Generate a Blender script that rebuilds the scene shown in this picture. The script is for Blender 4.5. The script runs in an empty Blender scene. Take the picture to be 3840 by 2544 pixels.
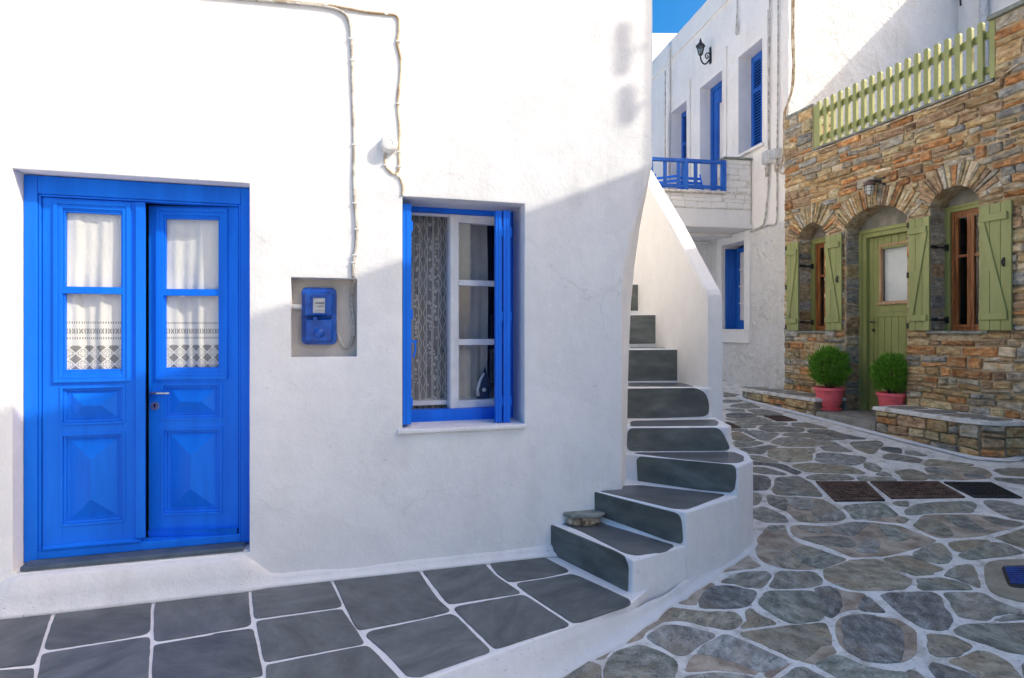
import bpy, bmesh, math, random
from mathutils import Vector, noise
from math import sin, cos, pi, sqrt, atan2, floor
RN = random.Random(11)
SC = bpy.context.scene
COL = SC.collection
# ---------------------------------------------------------------- camera
cam = bpy.data.cameras.new('camera')
cam.sensor_width = 36.0
cam.lens = 36.0 * 1362.0 / 2367.0
cam.shift_y = -19.0 / 2367.0
cam.clip_start = 0.05
cam.clip_end = 600
cam_o = bpy.data.objects.new('camera', cam)
cam_o.location = (0, 0, 1.6)
cam_o.rotation_euler = (pi / 2, 0, 0)
COL.objects.link(cam_o)
SC.camera = cam_o
# ---------------------------------------------------------------- frames of the place
TH = math.atan(0.2826)
SN, CS = sin(TH), cos(TH)
OX, OY = 0.95, 3.968                      # corner of the white house
def W(a, b, z):                            # along the facade, into the house, up
    return (OX + a * CS - b * SN, OY + a * SN + b * CS, z)
def AB(X, Y):
    return ((X - OX) * CS + (Y - OY) * SN, -(X - OX) * SN + (Y - OY) * CS)
AS = 4.069                                 # plane of the stone house front
C0 = (3.99, 8.5)                           # near corner of the balcony house
UF = (0.98567, 0.16870)
VF = (-0.16870, 0.98567)
def WF(x, s, z):
    return (C0[0] + x * UF[0] + s * VF[0], C0[1] + x * UF[1] + s * VF[1], z)
# ---------------------------------------------------------------- light
SUN_L = Vector((-1.5 * CS - SN, -1.5 * SN + CS, -1.45)).normalized()
elev = math.asin(-SUN_L.z)
az = atan2(-SUN_L.x, -SUN_L.y)
world = bpy.data.worlds.new('World')
SC.world = world
world.use_nodes = True
wn = world.node_tree
for n in list(wn.nodes): wn.nodes.remove(n)
sky = wn.nodes.new('ShaderNodeTexSky')
sky.sky_type = 'NISHITA'
sky.sun_disc = False
sky.sun_elevation = elev
sky.sun_rotation = az
sky.altitude = 100
sky.air_density = 1.0
sky.dust_density = 5.0
sky.ozone_density = 2.0
bg = wn.nodes.new('ShaderNodeBackground')
bg.inputs['Strength'].default_value = 0.15
wo = wn.nodes.new('ShaderNodeOutputWorld')
hs = wn.nodes.new('ShaderNodeHueSaturation')
hs.inputs['Saturation'].default_value = 1.72
wn.links.new(sky.outputs[0], hs.inputs['Color'])
wn.links.new(hs.outputs[0], bg.inputs[0])
wn.links.new(bg.outputs[0], wo.inputs[0])
sun = bpy.data.lights.new('sun', 'SUN')
sun.energy = 2.0
sun.angle = math.radians(0.4)
sun.color = (1.0, 0.955, 0.88)
sun_o = bpy.data.objects.new('sun', sun)
sun_o.rotation_euler = SUN_L.to_track_quat('-Z', 'Y').to_euler()
sun_o.location = (12, -6, 14)
COL.objects.link(sun_o)
vs = SC.view_settings
SC.display_settings.display_device = 'sRGB'
vs.view_transform = 'Standard'
vs.look = 'None'
vs.gamma = 1.0
vs.use_curve_mapping = False
vs.exposure = 1.03
vs.use_white_balance = True
vs.white_balance_temperature = 7100
vs.white_balance_tint = 8
SC.cycles.max_bounces = 10
SC.cycles.diffuse_bounces = 6
SC.cycles.transparent_max_bounces = 12
SC.cycles.sample_clamp_indirect = 6
# ---------------------------------------------------------------- survey: sight lines onto the planes of the place
FL, CXD, HYD, EYE = 1362.0, 1183.5, 765.0, 1.6
def sight(x, y, n, d):
    p, q = (x - CXD) / FL, (y - HYD) / FL
    t = (d - EYE * n[2]) / (n[0] * p + n[1] - q * n[2])
    return Vector((p * t, t, EYE - q * t))
def on_z(x, y, z): return sight(x, y, (0, 0, 1), z)
def on_y(x, y, Y): return sight(x, y, (0, 1, 0), Y)
GX, GY, G0 = 0.06, 0.075, -0.24
def gz(X, Y): return G0 + GX * X + GY * Y
def on_ground(x, y): return sight(x, y, (-GX, -GY, 1), G0)
def fac(x, y, b=0.0):                      # point on the white facade plane -> (a, z)
    P = sight(x, y, (-SN, CS, 0), b - SN * OX + CS * OY)
    return AB(P.x, P.y)[0], P.z
def stn(x, y, off=0.0):                    # stone house plane -> (b, z)
    P = sight(x, y, (CS, SN, 0), AS + off + CS * OX + SN * OY)
    return AB(P.x, P.y)[1], P.z
def far(x, y, off=0.0):                    # balcony house plane -> (s, z)
    P = sight(x, y, (UF[0], UF[1], 0), off + UF[0] * C0[0] + UF[1] * C0[1])
    return (P.x - C0[0]) * VF[0] + (P.y - C0[1]) * VF[1], P.z
def farside(x, y, s):                      # plane across the balcony house -> (x', z)
    P = sight(x, y, (VF[0], VF[1], 0), s + VF[0] * C0[0] + VF[1] * C0[1])
    return (P.x - C0[0]) * UF[0] + (P.y - C0[1]) * UF[1], P.z
D2S = 3840.0 / 2367.0
CROPS = {'A': (2040, 2144, 3.92), 'B': (2640, 2144, 3.92), 'C': (3240, 2144, 3.92), 'D': (2640, 1744, 3.92),
         'E': (3240, 1744, 3.92), 'F': (2640, 1444, 3.92), 'G': (2640, 1200, 1.9725), 'T': (0, 2050, 2.95875),
         'U': (800, 2050, 2.95875), 'V': (1600, 2050, 2.95875), 'S': (2020, 1480, 1.9595), 'R': (2320, 880, 1.8674)}
def cp(k, x, y):
    c = CROPS[k]
    return ((c[0] + x / c[2]) / D2S, (c[1] + y / c[2]) / D2S)
def pl(txt):                               # 'A 10,20 30,40 B 1,2' -> picture points
    out, k = [], 'A'
    for t in txt.split():
        if t.isalpha(): k = t
        else:
            x, y = t.split(',')
            out.append(cp(k, float(x), float(y)))
    return out
# ---------------------------------------------------------------- mesh helpers
WLOC = {}
def ident(x, y, z): return (x, y, z)
class MB:
    def __init__(s, T=None):
        s.v, s.f, s.m, s.uv = [], [], [], None
        s.T = T or ident
    def add(s, vs_, fs, m=0):
        o = len(s.v)
        s.v += [Vector(s.T(*p)) for p in vs_]
        s.f += [tuple(i + o for i in f) for f in fs]
        s.m += [m] * len(fs)
        return s
    def box(s, x0, x1, y0, y1, z0, z1, m=0):
        return s.add([(x0, y0, z0), (x1, y0, z0), (x1, y1, z0), (x0, y1, z0), (x0, y0, z1), (x1, y0, z1), (x1, y1, z1), (x0, y1, z1)],
                     [(0, 3, 2, 1), (4, 5, 6, 7), (0, 1, 5, 4), (1, 2, 6, 5), (2, 3, 7, 6), (3, 0, 4, 7)], m)
    def loft(s, rings, m=0, cap0=True, cap1=True, closed=True):
        n = len(rings[0]); vs_ = [p for r in rings for p in r]; fs = []
        for k in range(len(rings) - 1):
            for i in range(n if closed else n - 1):
                j = (i + 1) % n
                fs.append((k * n + i, k * n + j, (k + 1) * n + j, (k + 1) * n + i))
        if cap0: fs.append(tuple(range(n))[::-1])
        if cap1: fs.append(tuple((len(rings) - 1) * n + i for i in range(n)))
        return s.add(vs_, fs, m)
    def tube(s, path, r, n=8, m=0):
        P = [Vector(p) for p in path]; rings = []
        rr = r if isinstance(r, (list, tuple)) else [r] * len(P)
        prev = None
        for i, p in enumerate(P):
            d = (P[min(i + 1, len(P) - 1)] - P[max(i - 1, 0)])
            d = d.normalized() if d.length > 1e-9 else Vector((0, 0, 1))
            if prev is None:
                u = d.cross(Vector((0, 0, 1)))
                if u.length < 1e-3: u = d.cross(Vector((1, 0, 0)))
            else: u = prev - d * prev.dot(d)
            u.normalize(); prev = u; w = d.cross(u)
            rings.append([tuple(p + (u * cos(2 * pi * k / n) + w * sin(2 * pi * k / n)) * rr[i]) for k in range(n)])
        return s.loft(rings, m)
    def lathe(s, prof, c, n=20, m=0, cap0=True, cap1=True):
        rings = [[(c[0] + r * cos(2 * pi * k / n), c[1] + r * sin(2 * pi * k / n), c[2] + z) for k in range(n)] for r, z in prof]
        return s.loft(rings, m, cap0, cap1)
    def ring(s, x0, x1, z0, z1, w, y0, y1, m=0):      # rectangular frame in the x-z plane
        s.box(x0, x0 + w, y0, y1, z0, z1, m); s.box(x1 - w, x1, y0, y1, z0, z1, m)
        s.box(x0 + w, x1 - w, y0, y1, z0, z0 + w, m); s.box(x0 + w, x1 - w, y0, y1, z1 - w, z1, m)
        return s
    def build(s, name, mats, parent=None, bevel=0, seg=2, smooth=False, label=None, kind=None, base=True, fixn=True, weld=False):
        me = bpy.data.meshes.new(name)
        lo = Vector([min(v[i] for v in s.v) for i in range(3)]); hi = Vector([max(v[i] for v in s.v) for i in range(3)])
        piv = (lo + hi) / 2
        if base: piv.z = lo.z
        me.from_pydata([v - piv for v in s.v], [], s.f)
        if not isinstance(mats, (list, tuple)): mats = [mats]
        for mm in mats: me.materials.append(mm)
        me.polygons.foreach_set('material_index', s.m)
        if fixn or weld:
            bm = bmesh.new(); bm.from_mesh(me)
            if weld: bmesh.ops.remove_doubles(bm, verts=bm.verts, dist=1e-5)
            if fixn: bmesh.ops.recalc_face_normals(bm, faces=bm.faces)
            bm.to_mesh(me); bm.free()
        if smooth: me.polygons.foreach_set('use_smooth', [True] * len(me.polygons))
        if s.uv:
            ul = me.uv_layers.new(name='UVMap')
            for lp in me.loops: ul.data[lp.index].uv = s.uv[lp.vertex_index]
        me.update()
        o = bpy.data.objects.new(name, me)
        COL.objects.link(o)
        WLOC[o.name] = piv
        if parent:
            o.parent = parent; o.location = piv - WLOC[parent.name]
        else: o.location = piv
        if bevel:
            b = o.modifiers.new('bevel', 'BEVEL'); b.width = bevel; b.segments = seg
            b.limit_method = 'ANGLE'; b.angle_limit = math.radians(40)
        if label: o['label'] = label
        if kind: o['kind'] = kind
        return o
def thing(name, label, cat, loc, group=None):
    o = bpy.data.objects.new(name, None); COL.objects.link(o)
    o.location = loc; WLOC[o.name] = Vector(loc); o.empty_display_size = 0.1
    o['label'] = label; o['category'] = cat
    if group: o['group'] = group
    return o
def tag(o, label, cat, group=None):
    o['label'] = label; o['category'] = cat
    if group: o['group'] = group
    return o
def chaikin(P, k=0.22, it=1, cut=9.0):
    for _ in range(it):
        Q = []
        for i in range(len(P)):
            a, b = P[i], P[(i + 1) % len(P)]
            L = (b - a).length; kk = min(k, cut / max(L, 1e-6))
            Q.append(a + (b - a) * kk); Q.append(b - (b - a) * kk)
        P = Q
    return P
def area2(P):
    return 0.5 * sum(P[i][0] * P[(i + 1) % len(P)][1] - P[(i + 1) % len(P)][0] * P[i][1] for i in range(len(P)))
def inset2(P, d):                                       # inset a 2D polygon (list of tuples)
    n = len(P); sg = 1 if area2(P) > 0 else -1; out = []
    for i in range(n):
        a, b, c = Vector(P[i - 1]), Vector(P[i]), Vector(P[(i + 1) % n])
        e1, e2 = (b - a), (c - b)
        if e1.length < 1e-7 or e2.length < 1e-7: out.append(tuple(b)); continue
        e1.normalize(); e2.normalize()
        n1, n2 = Vector((-e1.y, e1.x)) * sg, Vector((-e2.y, e2.x)) * sg
        m = n1 + n2
        m = m / max(m.length_squared, 0.6) * 2 if m.length > 1e-6 else n1
        out.append((b.x + m.x * d, b.y + m.y * d))
    return out
# ---------------------------------------------------------------- materials
def new_mat(name):
    m = bpy.data.materials.new(name); m.use_nodes = True
    nt = m.node_tree; b = nt.nodes['Principled BSDF']
    return m, nt, b
def nd(nt, t, **kw):
    n = nt.nodes.new(t)
    for k, v in kw.items():
        if k in n.inputs.keys() if isinstance(k, str) else False: n.inputs[k].default_value = v
        else: setattr(n, k, v)
    return n
def L(nt, a, b): nt.links.new(a, b)
def coords(nt, stretch=(1, 1, 1), rot=(0, 0, 0)):
    g = nt.nodes.new('ShaderNodeNewGeometry'); mp = nt.nodes.new('ShaderNodeMapping')
    mp.inputs['Scale'].default_value = stretch; mp.inputs['Rotation'].default_value = rot
    L(nt, g.outputs['Position'], mp.inputs['Vector'])
    return mp.outputs[0]
def noise_n(nt, co, scale, detail=4, rough=0.55, dist=0.0):
    n = nt.nodes.new('ShaderNodeTexNoise')
    n.inputs['Scale'].default_value = scale; n.inputs['Detail'].default_value = detail
    n.inputs['Roughness'].default_value = rough; n.inputs['Distortion'].default_value = dist
    L(nt, co, n.inputs['Vector'])
    return n.outputs['Fac']
def ramp(nt, f, stops):
    r = nt.nodes.new('ShaderNodeValToRGB'); e = r.color_ramp.elements
    while len(e) < len(stops): e.new(0.5)
    for i, (p, c) in enumerate(stops):
        e[i].position = p; e[i].color = (c[0], c[1], c[2], 1) if not isinstance(c, (int, float)) else (c, c, c, 1)
    L(nt, f, r.inputs[0])
    return r.outputs[0]
def mix(nt, f, a, b, mode='MIX'):
    m = nt.nodes.new('ShaderNodeMix'); m.data_type = 'RGBA'; m.blend_type = mode
    for sock, v in ((m.inputs[0], f), (m.inputs[6], a), (m.inputs[7], b)):
        if isinstance(v, (int, float)): sock.default_value = v
        elif isinstance(v, tuple): sock.default_value = (v[0], v[1], v[2], 1)
        else: L(nt, v, sock)
    return m.outputs[2]
def mth(nt, op, a, b=None, c=None):
    m = nt.nodes.new('ShaderNodeMath'); m.operation = op
    for i, v in enumerate((a, b, c)):
        if v is None: continue
        if isinstance(v, (int, float)): m.inputs[i].default_value = v
        else: L(nt, v, m.inputs[i])
    return m.outputs[0]
def bump(nt, b, hs, strength=0.3, dist=0.01):
    prev = None
    for h, d in hs:
        n = nt.nodes.new('ShaderNodeBump'); n.inputs['Strength'].default_value = strength; n.inputs['Distance'].default_value = d
        L(nt, h, n.inputs['Height'])
        if prev is not None: L(nt, prev, n.inputs['Normal'])
        prev = n.outputs[0]
    L(nt, prev, b.inputs['Normal'])
def plaster(name, base, dirt, rough_amt=1.0, dirt_amt=0.3, big=0.012, speck=0.0, crack=0.0):
    m, nt, b = new_mat(name)
    co = coords(nt)
    n1 = noise_n(nt, co, 1.3, 6, 0.6); n2 = noise_n(nt, co, 9, 5, 0.65); n3 = noise_n(nt, co, 55, 4, 0.7); n4 = noise_n(nt, co, 160, 2)
    st = coords(nt, (1, 1, 0.25)); n5 = noise_n(nt, st, 6, 6, 0.7)
    f = mth(nt, 'MULTIPLY', ramp(nt, n1, [(0.42, 0.0), (0.72, 1.0)]), ramp(nt, n5, [(0.4, 0.0), (0.75, 1.0)]))
    f = mth(nt, 'MULTIPLY', f, dirt_amt)
    col = mix(nt, f, base, dirt)
    tone = ramp(nt, n2, [(0.3, (0.94, 0.94, 0.945)), (0.65, (1.0, 1.0, 1.0))])
    col = mix(nt, 1.0, col, tone, 'MULTIPLY')
    if speck:
        sp = noise_n(nt, coords(nt, (1, 1, 1.6)), 38, 3, 0.75)
        mk = mth(nt, 'MULTIPLY', ramp(nt, sp, [(0.64, 0.0), (0.70, 1.0)]), ramp(nt, noise_n(nt, co, 2.2, 3), [(0.45, 0.0), (0.62, 1.0)]))
        col = mix(nt, mth(nt, 'MULTIPLY', mk, speck), col, tuple(c * 0.42 for c in dirt))
    if crack:
        va = nt.nodes.new('ShaderNodeVectorMath'); va.operation = 'ADD'; nz = nt.nodes.new('ShaderNodeTexNoise'); nz.inputs['Scale'].default_value = 3.5; nz.inputs['Detail'].default_value = 6
        L(nt, co, nz.inputs['Vector']); vm = nt.nodes.new('ShaderNodeVectorMath'); vm.operation = 'SCALE'; vm.inputs['Scale'].default_value = 0.55
        L(nt, nz.outputs['Color'], vm.inputs[0]); L(nt, co, va.inputs[0]); L(nt, vm.outputs[0], va.inputs[1])
        vo = nt.nodes.new('ShaderNodeTexVoronoi'); vo.feature = 'DISTANCE_TO_EDGE'; vo.inputs['Scale'].default_value = 0.75; L(nt, va.outputs[0], vo.inputs['Vector'])
        ck = mth(nt, 'MULTIPLY', ramp(nt, vo.outputs['Distance'], [(0.0, 1.0), (0.0045, 0.0)]), ramp(nt, noise_n(nt, co, 1.1, 2), [(0.50, 0.0), (0.60, 1.0)]))
        col = mix(nt, mth(nt, 'MULTIPLY', ck, crack), col, tuple(c * 0.55 for c in dirt))
        pt = ramp(nt, noise_n(nt, coords(nt, (1, 1, 1)), 0.9, 2, 0.4, 1.2), [(0.505, (1, 1, 1)), (0.515, (0.965, 0.965, 0.968))])
        col = mix(nt, 1.0, col, pt, 'MULTIPLY')
    L(nt, col, b.inputs['Base Color'])
    b.inputs['Roughness'].default_value = 0.88
    b.inputs['Specular IOR Level'].default_value = 0.2
    bump(nt, b, [(n2, big * rough_amt), (n3, 0.0035 * rough_amt), (n4, 0.0012 * rough_amt)], 0.55)
    return m
def mottled(name, stops, scale=8, rough=0.6, bump_d=0.003, bscale=60, stretch=(1, 1, 1), rot=(0, 0, 0), spec=0.4, metallic=0.0, rnd=0.0, extra=None, detail=7, big=None, spin=False):
    m, nt, b = new_mat(name)
    co = coords(nt, stretch, rot)
    if rnd:
        oi = nt.nodes.new('ShaderNodeObjectInfo'); va = nt.nodes.new('ShaderNodeVectorMath'); va.operation = 'ADD'
        sc_ = mth(nt, 'MULTIPLY', oi.outputs['Random'], 40.0)
        L(nt, co, va.inputs[0]); L(nt, sc_, va.inputs[1]); co = va.outputs[0]
        if spin:
            vr = nt.nodes.new('ShaderNodeVectorRotate'); vr.rotation_type = 'Z_AXIS'; g_ = nt.nodes.new('ShaderNodeNewGeometry'); m_ = nt.nodes.new('ShaderNodeMapping'); m_.inputs['Scale'].default_value = stretch
            L(nt, g_.outputs['Position'], vr.inputs['Vector']); L(nt, mth(nt, 'MULTIPLY', oi.outputs['Random'], 25.0), vr.inputs['Angle']); L(nt, vr.outputs[0], m_.inputs['Vector'])
            L(nt, m_.outputs[0], va.inputs[0])
    n = noise_n(nt, co, scale, detail, 0.62, 0.3)
    col = ramp(nt, n, [(0.5 + (p_ - 0.5) * 0.55, c_) for p_, c_ in stops])
    if rnd:
        br = mth(nt, 'MULTIPLY_ADD', oi.outputs['Random'], 2 * rnd, 1 - rnd)
        cb = nt.nodes.new('ShaderNodeCombineColor')
        for i in range(3): L(nt, br, cb.inputs[i])
        col = mix(nt, 1.0, col, cb.outputs[0], 'MULTIPLY')
    if extra:                                          # (colour, scale, lo, hi, amount)
        for (c, s_, lo, hi, am) in extra:
            e = ramp(nt, noise_n(nt, co, s_, 5, 0.7), [(lo, 0.0), (hi, 1.0)])
            col = mix(nt, mth(nt, 'MULTIPLY', e, am), col, c)
    L(nt, col, b.inputs['Base Color'])
    b.inputs['Roughness'].default_value = rough; b.inputs['Specular IOR Level'].default_value = spec
    b.inputs['Metallic'].default_value = metallic
    hs = [(noise_n(nt, co, bscale, 5, 0.65), bump_d)]
    if big: hs.insert(0, (noise_n(nt, co, big[0], 4, 0.6), big[1]))
    bump(nt, b, hs, 0.6)
    return m
def glass(name, tint=(0.985, 0.99, 0.99), refl=0.055):
    m, nt, b = new_mat(name)
    nt.nodes.remove(b)
    out = nt.nodes['Material Output']
    t = nt.nodes.new('ShaderNodeBsdfTransparent'); t.inputs[0].default_value = (*tint, 1)
    g = nt.nodes.new('ShaderNodeBsdfGlossy'); g.inputs['Roughness'].default_value = 0.015
    lw = nt.nodes.new('ShaderNodeFresnel'); lw.inputs[0].default_value = 1.5
    ge = nt.nodes.new('ShaderNodeNewGeometry')
    f = mth(nt, 'MULTIPLY', mth(nt, 'ADD', lw.outputs[0], refl - 0.04), mth(nt, 'SUBTRACT', 1.0, ge.outputs['Backfacing']))
    mx = nt.nodes.new('ShaderNodeMixShader')
    L(nt, f, mx.inputs[0]); L(nt, t.outputs[0], mx.inputs[1]); L(nt, g.outputs[0], mx.inputs[2]); L(nt, mx.outputs[0], out.inputs[0])
    return m
WHITE = (0.79, 0.79, 0.79)
M = {}
M['plaster'] = plaster('white_plaster', WHITE, (0.50, 0.485, 0.465), 0.85, 0.5, 0.012, 0.36, 0.2)
M['plaster_side'] = plaster('cream_plaster', (0.80, 0.795, 0.785), (0.55, 0.52, 0.47), 0.7, 0.3, 0.008)
M['plaster_foot'] = plaster('worn_plaster', (0.74, 0.74, 0.745), (0.42, 0.41, 0.40), 1.4, 0.55, 0.012, 0.8)
M['plaster_rough'] = plaster('rough_whitewash', (0.80, 0.80, 0.80), (0.50, 0.45, 0.38), 1.7, 0.6, 0.05, 0.6)
M['plaster_knobbly'] = plaster('knobbly_whitewash', (0.81, 0.795, 0.77), (0.50, 0.45, 0.38), 3.4, 0.6, 0.06, 0.7)
M['plaster_far'] = plaster('aged_whitewash', (0.85, 0.83, 0.80), (0.56, 0.50, 0.44), 1.0, 0.55, 0.01)
M['reveal_dirty'] = plaster('dirty_niche_plaster', (0.56, 0.52, 0.475), (0.30, 0.21, 0.15), 1.5, 0.8, 0.01, 0.8)
M['line_paint'] = plaster('white_line_paint', (0.80, 0.80, 0.81), (0.5, 0.485, 0.47), 1.6, 0.5, 0.012, 0.55)
M['blue'] = mottled('blue_gloss_paint', [(0.3, (0.0, 0.135, 0.68)), (0.7, (0.0, 0.17, 0.80))], 7, 0.38, 0.0012, 90, (1, 1, 0.12), spec=0.16,
                     extra=[((0.0, 0.23, 0.86), 12, 0.56, 0.74, 0.18), ((0.02, 0.07, 0.30), 60, 0.70, 0.75, 0.5)])
M['blue_old'] = mottled('blue_faded_paint', [(0.3, (0.004, 0.085, 0.40)), (0.7, (0.010, 0.125, 0.52))], 4, 0.45, 0.001, 70, (1, 1, 0.3), spec=0.35)
M['blue_meter'] = mottled('blue_enamel', [(0.3, (0.001, 0.045, 0.27)), (0.7, (0.003, 0.095, 0.46))], 14, 0.28, 0.001, 60, spec=0.5)
M['slate_tile'] = mottled('grey_floor_paint', [(0.2, (0.076, 0.086, 0.091)), (0.5, (0.108, 0.121, 0.127)), (0.85, (0.152, 0.168, 0.173))], 4.5, 0.5, 0.0014, 40, (1, 2.2, 1), (0, 0, 0.4), rnd=0.12, spin=True,
                        extra=[((0.25, 0.255, 0.255), 11, 0.55, 0.75, 0.28), ((0.06, 0.064, 0.067), 5, 0.55, 0.75, 0.35), ((0.6, 0.6, 0.59), 34, 0.70, 0.74, 0.40)])
M['riser_paint'] = mottled('dark_green_grey_paint', [(0.25, (0.072, 0.080, 0.074)), (0.6, (0.115, 0.124, 0.114)), (0.85, (0.17, 0.178, 0.165))], 3.5, 0.5, 0.002, 45, (1, 1, 2.4), rnd=0.08,
                         extra=[((0.20, 0.22, 0.20), 12, 0.62, 0.85, 0.35)])
M['tread_paint'] = mottled('grey_tread_paint', [(0.25, (0.086, 0.095, 0.100)), (0.7, (0.138, 0.150, 0.156))], 3.2, 0.36, 0.001, 45, (1, 2, 1), rnd=0.06,
                         extra=[((0.26, 0.27, 0.27), 11, 0.62, 0.85, 0.3)])
FLAG = []
def flagmat(nm, a, b, c, vein):
    FLAG.append(mottled('flagstone_' + nm, [(0.22, a), (0.5, b), (0.8, c)], 13, 0.62, 0.006, 55, (1, 1.6, 1), (0, 0, RN.uniform(-0.6, 0.9)), rnd=0.20, spin=True,
                        extra=[(vein, 3.2, 0.50, 0.60, 0.50), ((0.05, 0.052, 0.05), 26, 0.54, 0.64, 0.66), ((0.42, 0.42, 0.40), 70, 0.56, 0.66, 0.5), ((0.60, 0.59, 0.57), 30, 0.68, 0.74, 0.7)], big=(7, 0.008)))
flagmat('grey', (0.123, 0.123, 0.105), (0.253, 0.248, 0.212), (0.443, 0.437, 0.383), (0.320, 0.256, 0.167))
flagmat('green', (0.117, 0.125, 0.101), (0.253, 0.264, 0.220), (0.455, 0.462, 0.396), (0.345, 0.281, 0.179))
flagmat('olive', (0.161, 0.148, 0.109), (0.308, 0.281, 0.208), (0.493, 0.449, 0.346), (0.394, 0.281, 0.167))
flagmat('dark', (0.062, 0.062, 0.061), (0.142, 0.144, 0.138), (0.308, 0.312, 0.297), (0.271, 0.218, 0.148))
flagmat('blue', (0.123, 0.125, 0.117), (0.265, 0.268, 0.253), (0.455, 0.456, 0.426), (0.320, 0.268, 0.192))
MORTAR = mottled('tan_mortar', [(0.25, (0.25, 0.195, 0.145)), (0.5, (0.38, 0.31, 0.24)), (0.8, (0.50, 0.43, 0.345))], 9, 0.85, 0.004, 120, rnd=0.14,
                 extra=[((0.10, 0.09, 0.08), 24, 0.60, 0.74, 0.55), ((0.60, 0.58, 0.55), 40, 0.66, 0.74, 0.5)])
M['joint'] = mottled('limewashed_joint', [(0.22, (0.52, 0.485, 0.43)), (0.45, (0.72, 0.695, 0.65)), (0.75, (0.82, 0.80, 0.76))], 9, 0.85, 0.006, 55,
                     extra=[((0.22, 0.21, 0.20), 34, 0.58, 0.68, 0.75), ((0.33, 0.31, 0.29), 90, 0.58, 0.66, 0.5)], big=(14, 0.008))
STONE = []
def stonemat(nm, a, b, c, vein=(0.40, 0.38, 0.34)):
    STONE.append(mottled('wall_stone_' + nm, [(0.25, a), (0.52, b), (0.8, c)], 13, 0.8, 0.010, 48, (1, 1, 1.7), rnd=0.34, spec=0.25,
                         extra=[(vein, 11, 0.50, 0.66, 0.62), ((0.05, 0.04, 0.03), 24, 0.60, 0.72, 0.65), ((0.66, 0.60, 0.50), 30, 0.62, 0.72, 0.45)], big=(13, 0.05)))
stonemat('rust', (0.25, 0.11, 0.05), (0.52, 0.235, 0.085), (0.68, 0.42, 0.21), (0.34, 0.27, 0.19))     # 0
stonemat('tan', (0.294, 0.196, 0.101), (0.515, 0.356, 0.186), (0.645, 0.569, 0.341), (0.564, 0.285, 0.095))          # 1
stonemat('grey', (0.232, 0.207, 0.165), (0.392, 0.362, 0.293), (0.588, 0.546, 0.447), (0.539, 0.356, 0.170))        # 2
stonemat('blue', (0.172, 0.169, 0.159), (0.306, 0.305, 0.287), (0.490, 0.486, 0.447), (0.515, 0.427, 0.287))          # 3
stonemat('olive', (0.257, 0.213, 0.122), (0.453, 0.380, 0.229), (0.645, 0.557, 0.368), (0.588, 0.332, 0.117))        # 4
stonemat('pale', (0.417, 0.339, 0.218), (0.638, 0.533, 0.368), (0.645, 0.602, 0.532), (0.588, 0.309, 0.107))         # 5
stonemat('brown', (0.196, 0.125, 0.075), (0.355, 0.231, 0.138), (0.539, 0.380, 0.234), (0.515, 0.427, 0.298))         # 6
M['pointing'] = mottled('tan_pointing', [(0.25, (0.27, 0.20, 0.12)), (0.5, (0.46, 0.365, 0.24)), (0.8, (0.60, 0.50, 0.355))], 12, 0.9, 0.008, 60,
                        extra=[((0.16, 0.11, 0.07), 20, 0.62, 0.76, 0.5)], big=(9, 0.02))
M['bench_core'] = mottled('shaded_bedding', [(0.25, (0.13, 0.10, 0.065)), (0.5, (0.24, 0.19, 0.12)), (0.8, (0.38, 0.31, 0.21))], 14, 0.9, 0.01, 60)  # bedding between bench stones, with deep joint shade put into its dark colour
M['painted_stone'] = plaster('painted_masonry', (0.80, 0.785, 0.76), (0.50, 0.44, 0.36), 1.6, 0.45, 0.012)
M['crevice'] = mottled('grey_crevice', [(0.3, (0.52, 0.48, 0.43)), (0.7, (0.74, 0.71, 0.67))], 14, 0.9, 0.004, 60)
M['concrete'] = mottled('grey_concrete', [(0.25, (0.20, 0.195, 0.17)), (0.5, (0.27, 0.26, 0.23)), (0.8, (0.34, 0.33, 0.295))], 7, 0.85, 0.003, 90,
                        extra=[((0.13, 0.12, 0.10), 5, 0.55, 0.8, 0.5)])
M['cement_tan'] = mottled('tan_cement', [(0.25, (0.27, 0.235, 0.175)), (0.8, (0.38, 0.34, 0.265))], 9, 0.85, 0.003, 110, extra=[((0.12, 0.11, 0.09), 30, 0.62, 0.75, 0.4)])
M['green'] = mottled('olive_green_paint', [(0.3, (0.27, 0.30, 0.115)), (0.7, (0.33, 0.355, 0.145))], 5, 0.45, 0.001, 60, (1, 1, 0.25), spec=0.35)
M['green_door'] = mottled('sage_green_paint', [(0.3, (0.25, 0.28, 0.10)), (0.7, (0.30, 0.33, 0.13))], 5, 0.42, 0.001, 60, (1, 1, 0.25), spec=0.35)
M['wood'] = mottled('varnished_wood', [(0.25, (0.16, 0.055, 0.018)), (0.5, (0.27, 0.10, 0.035)), (0.8, (0.38, 0.17, 0.07))], 7, 0.4, 0.001, 60, (5, 5, 0.5), spec=0.4)
M['wood_pale'] = mottled('pale_worn_wood', [(0.25, (0.36, 0.20, 0.10)), (0.8, (0.55, 0.38, 0.25))], 7, 0.5, 0.001, 60, (5, 5, 0.6))
M['iron'] = mottled('black_iron', [(0.3, (0.012, 0.012, 0.013)), (0.7, (0.03, 0.03, 0.03))], 20, 0.5, 0.001, 80, spec=0.5)
M['rust_iron'] = mottled('rusty_grate', [(0.3, (0.06, 0.034, 0.025)), (0.7, (0.17, 0.10, 0.075))], 20, 0.6, 0.001, 80)
M['grate_black'] = mottled('black_grate', [(0.3, (0.016, 0.016, 0.017)), (0.7, (0.04, 0.04, 0.042))], 20, 0.5, 0.001, 80)
M['pit'] = mottled('dark_pit', [(0.3, (0.008, 0.007, 0.006)), (0.7, (0.015, 0.013, 0.012))], 10, 0.9, 0.001, 50)
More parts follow.
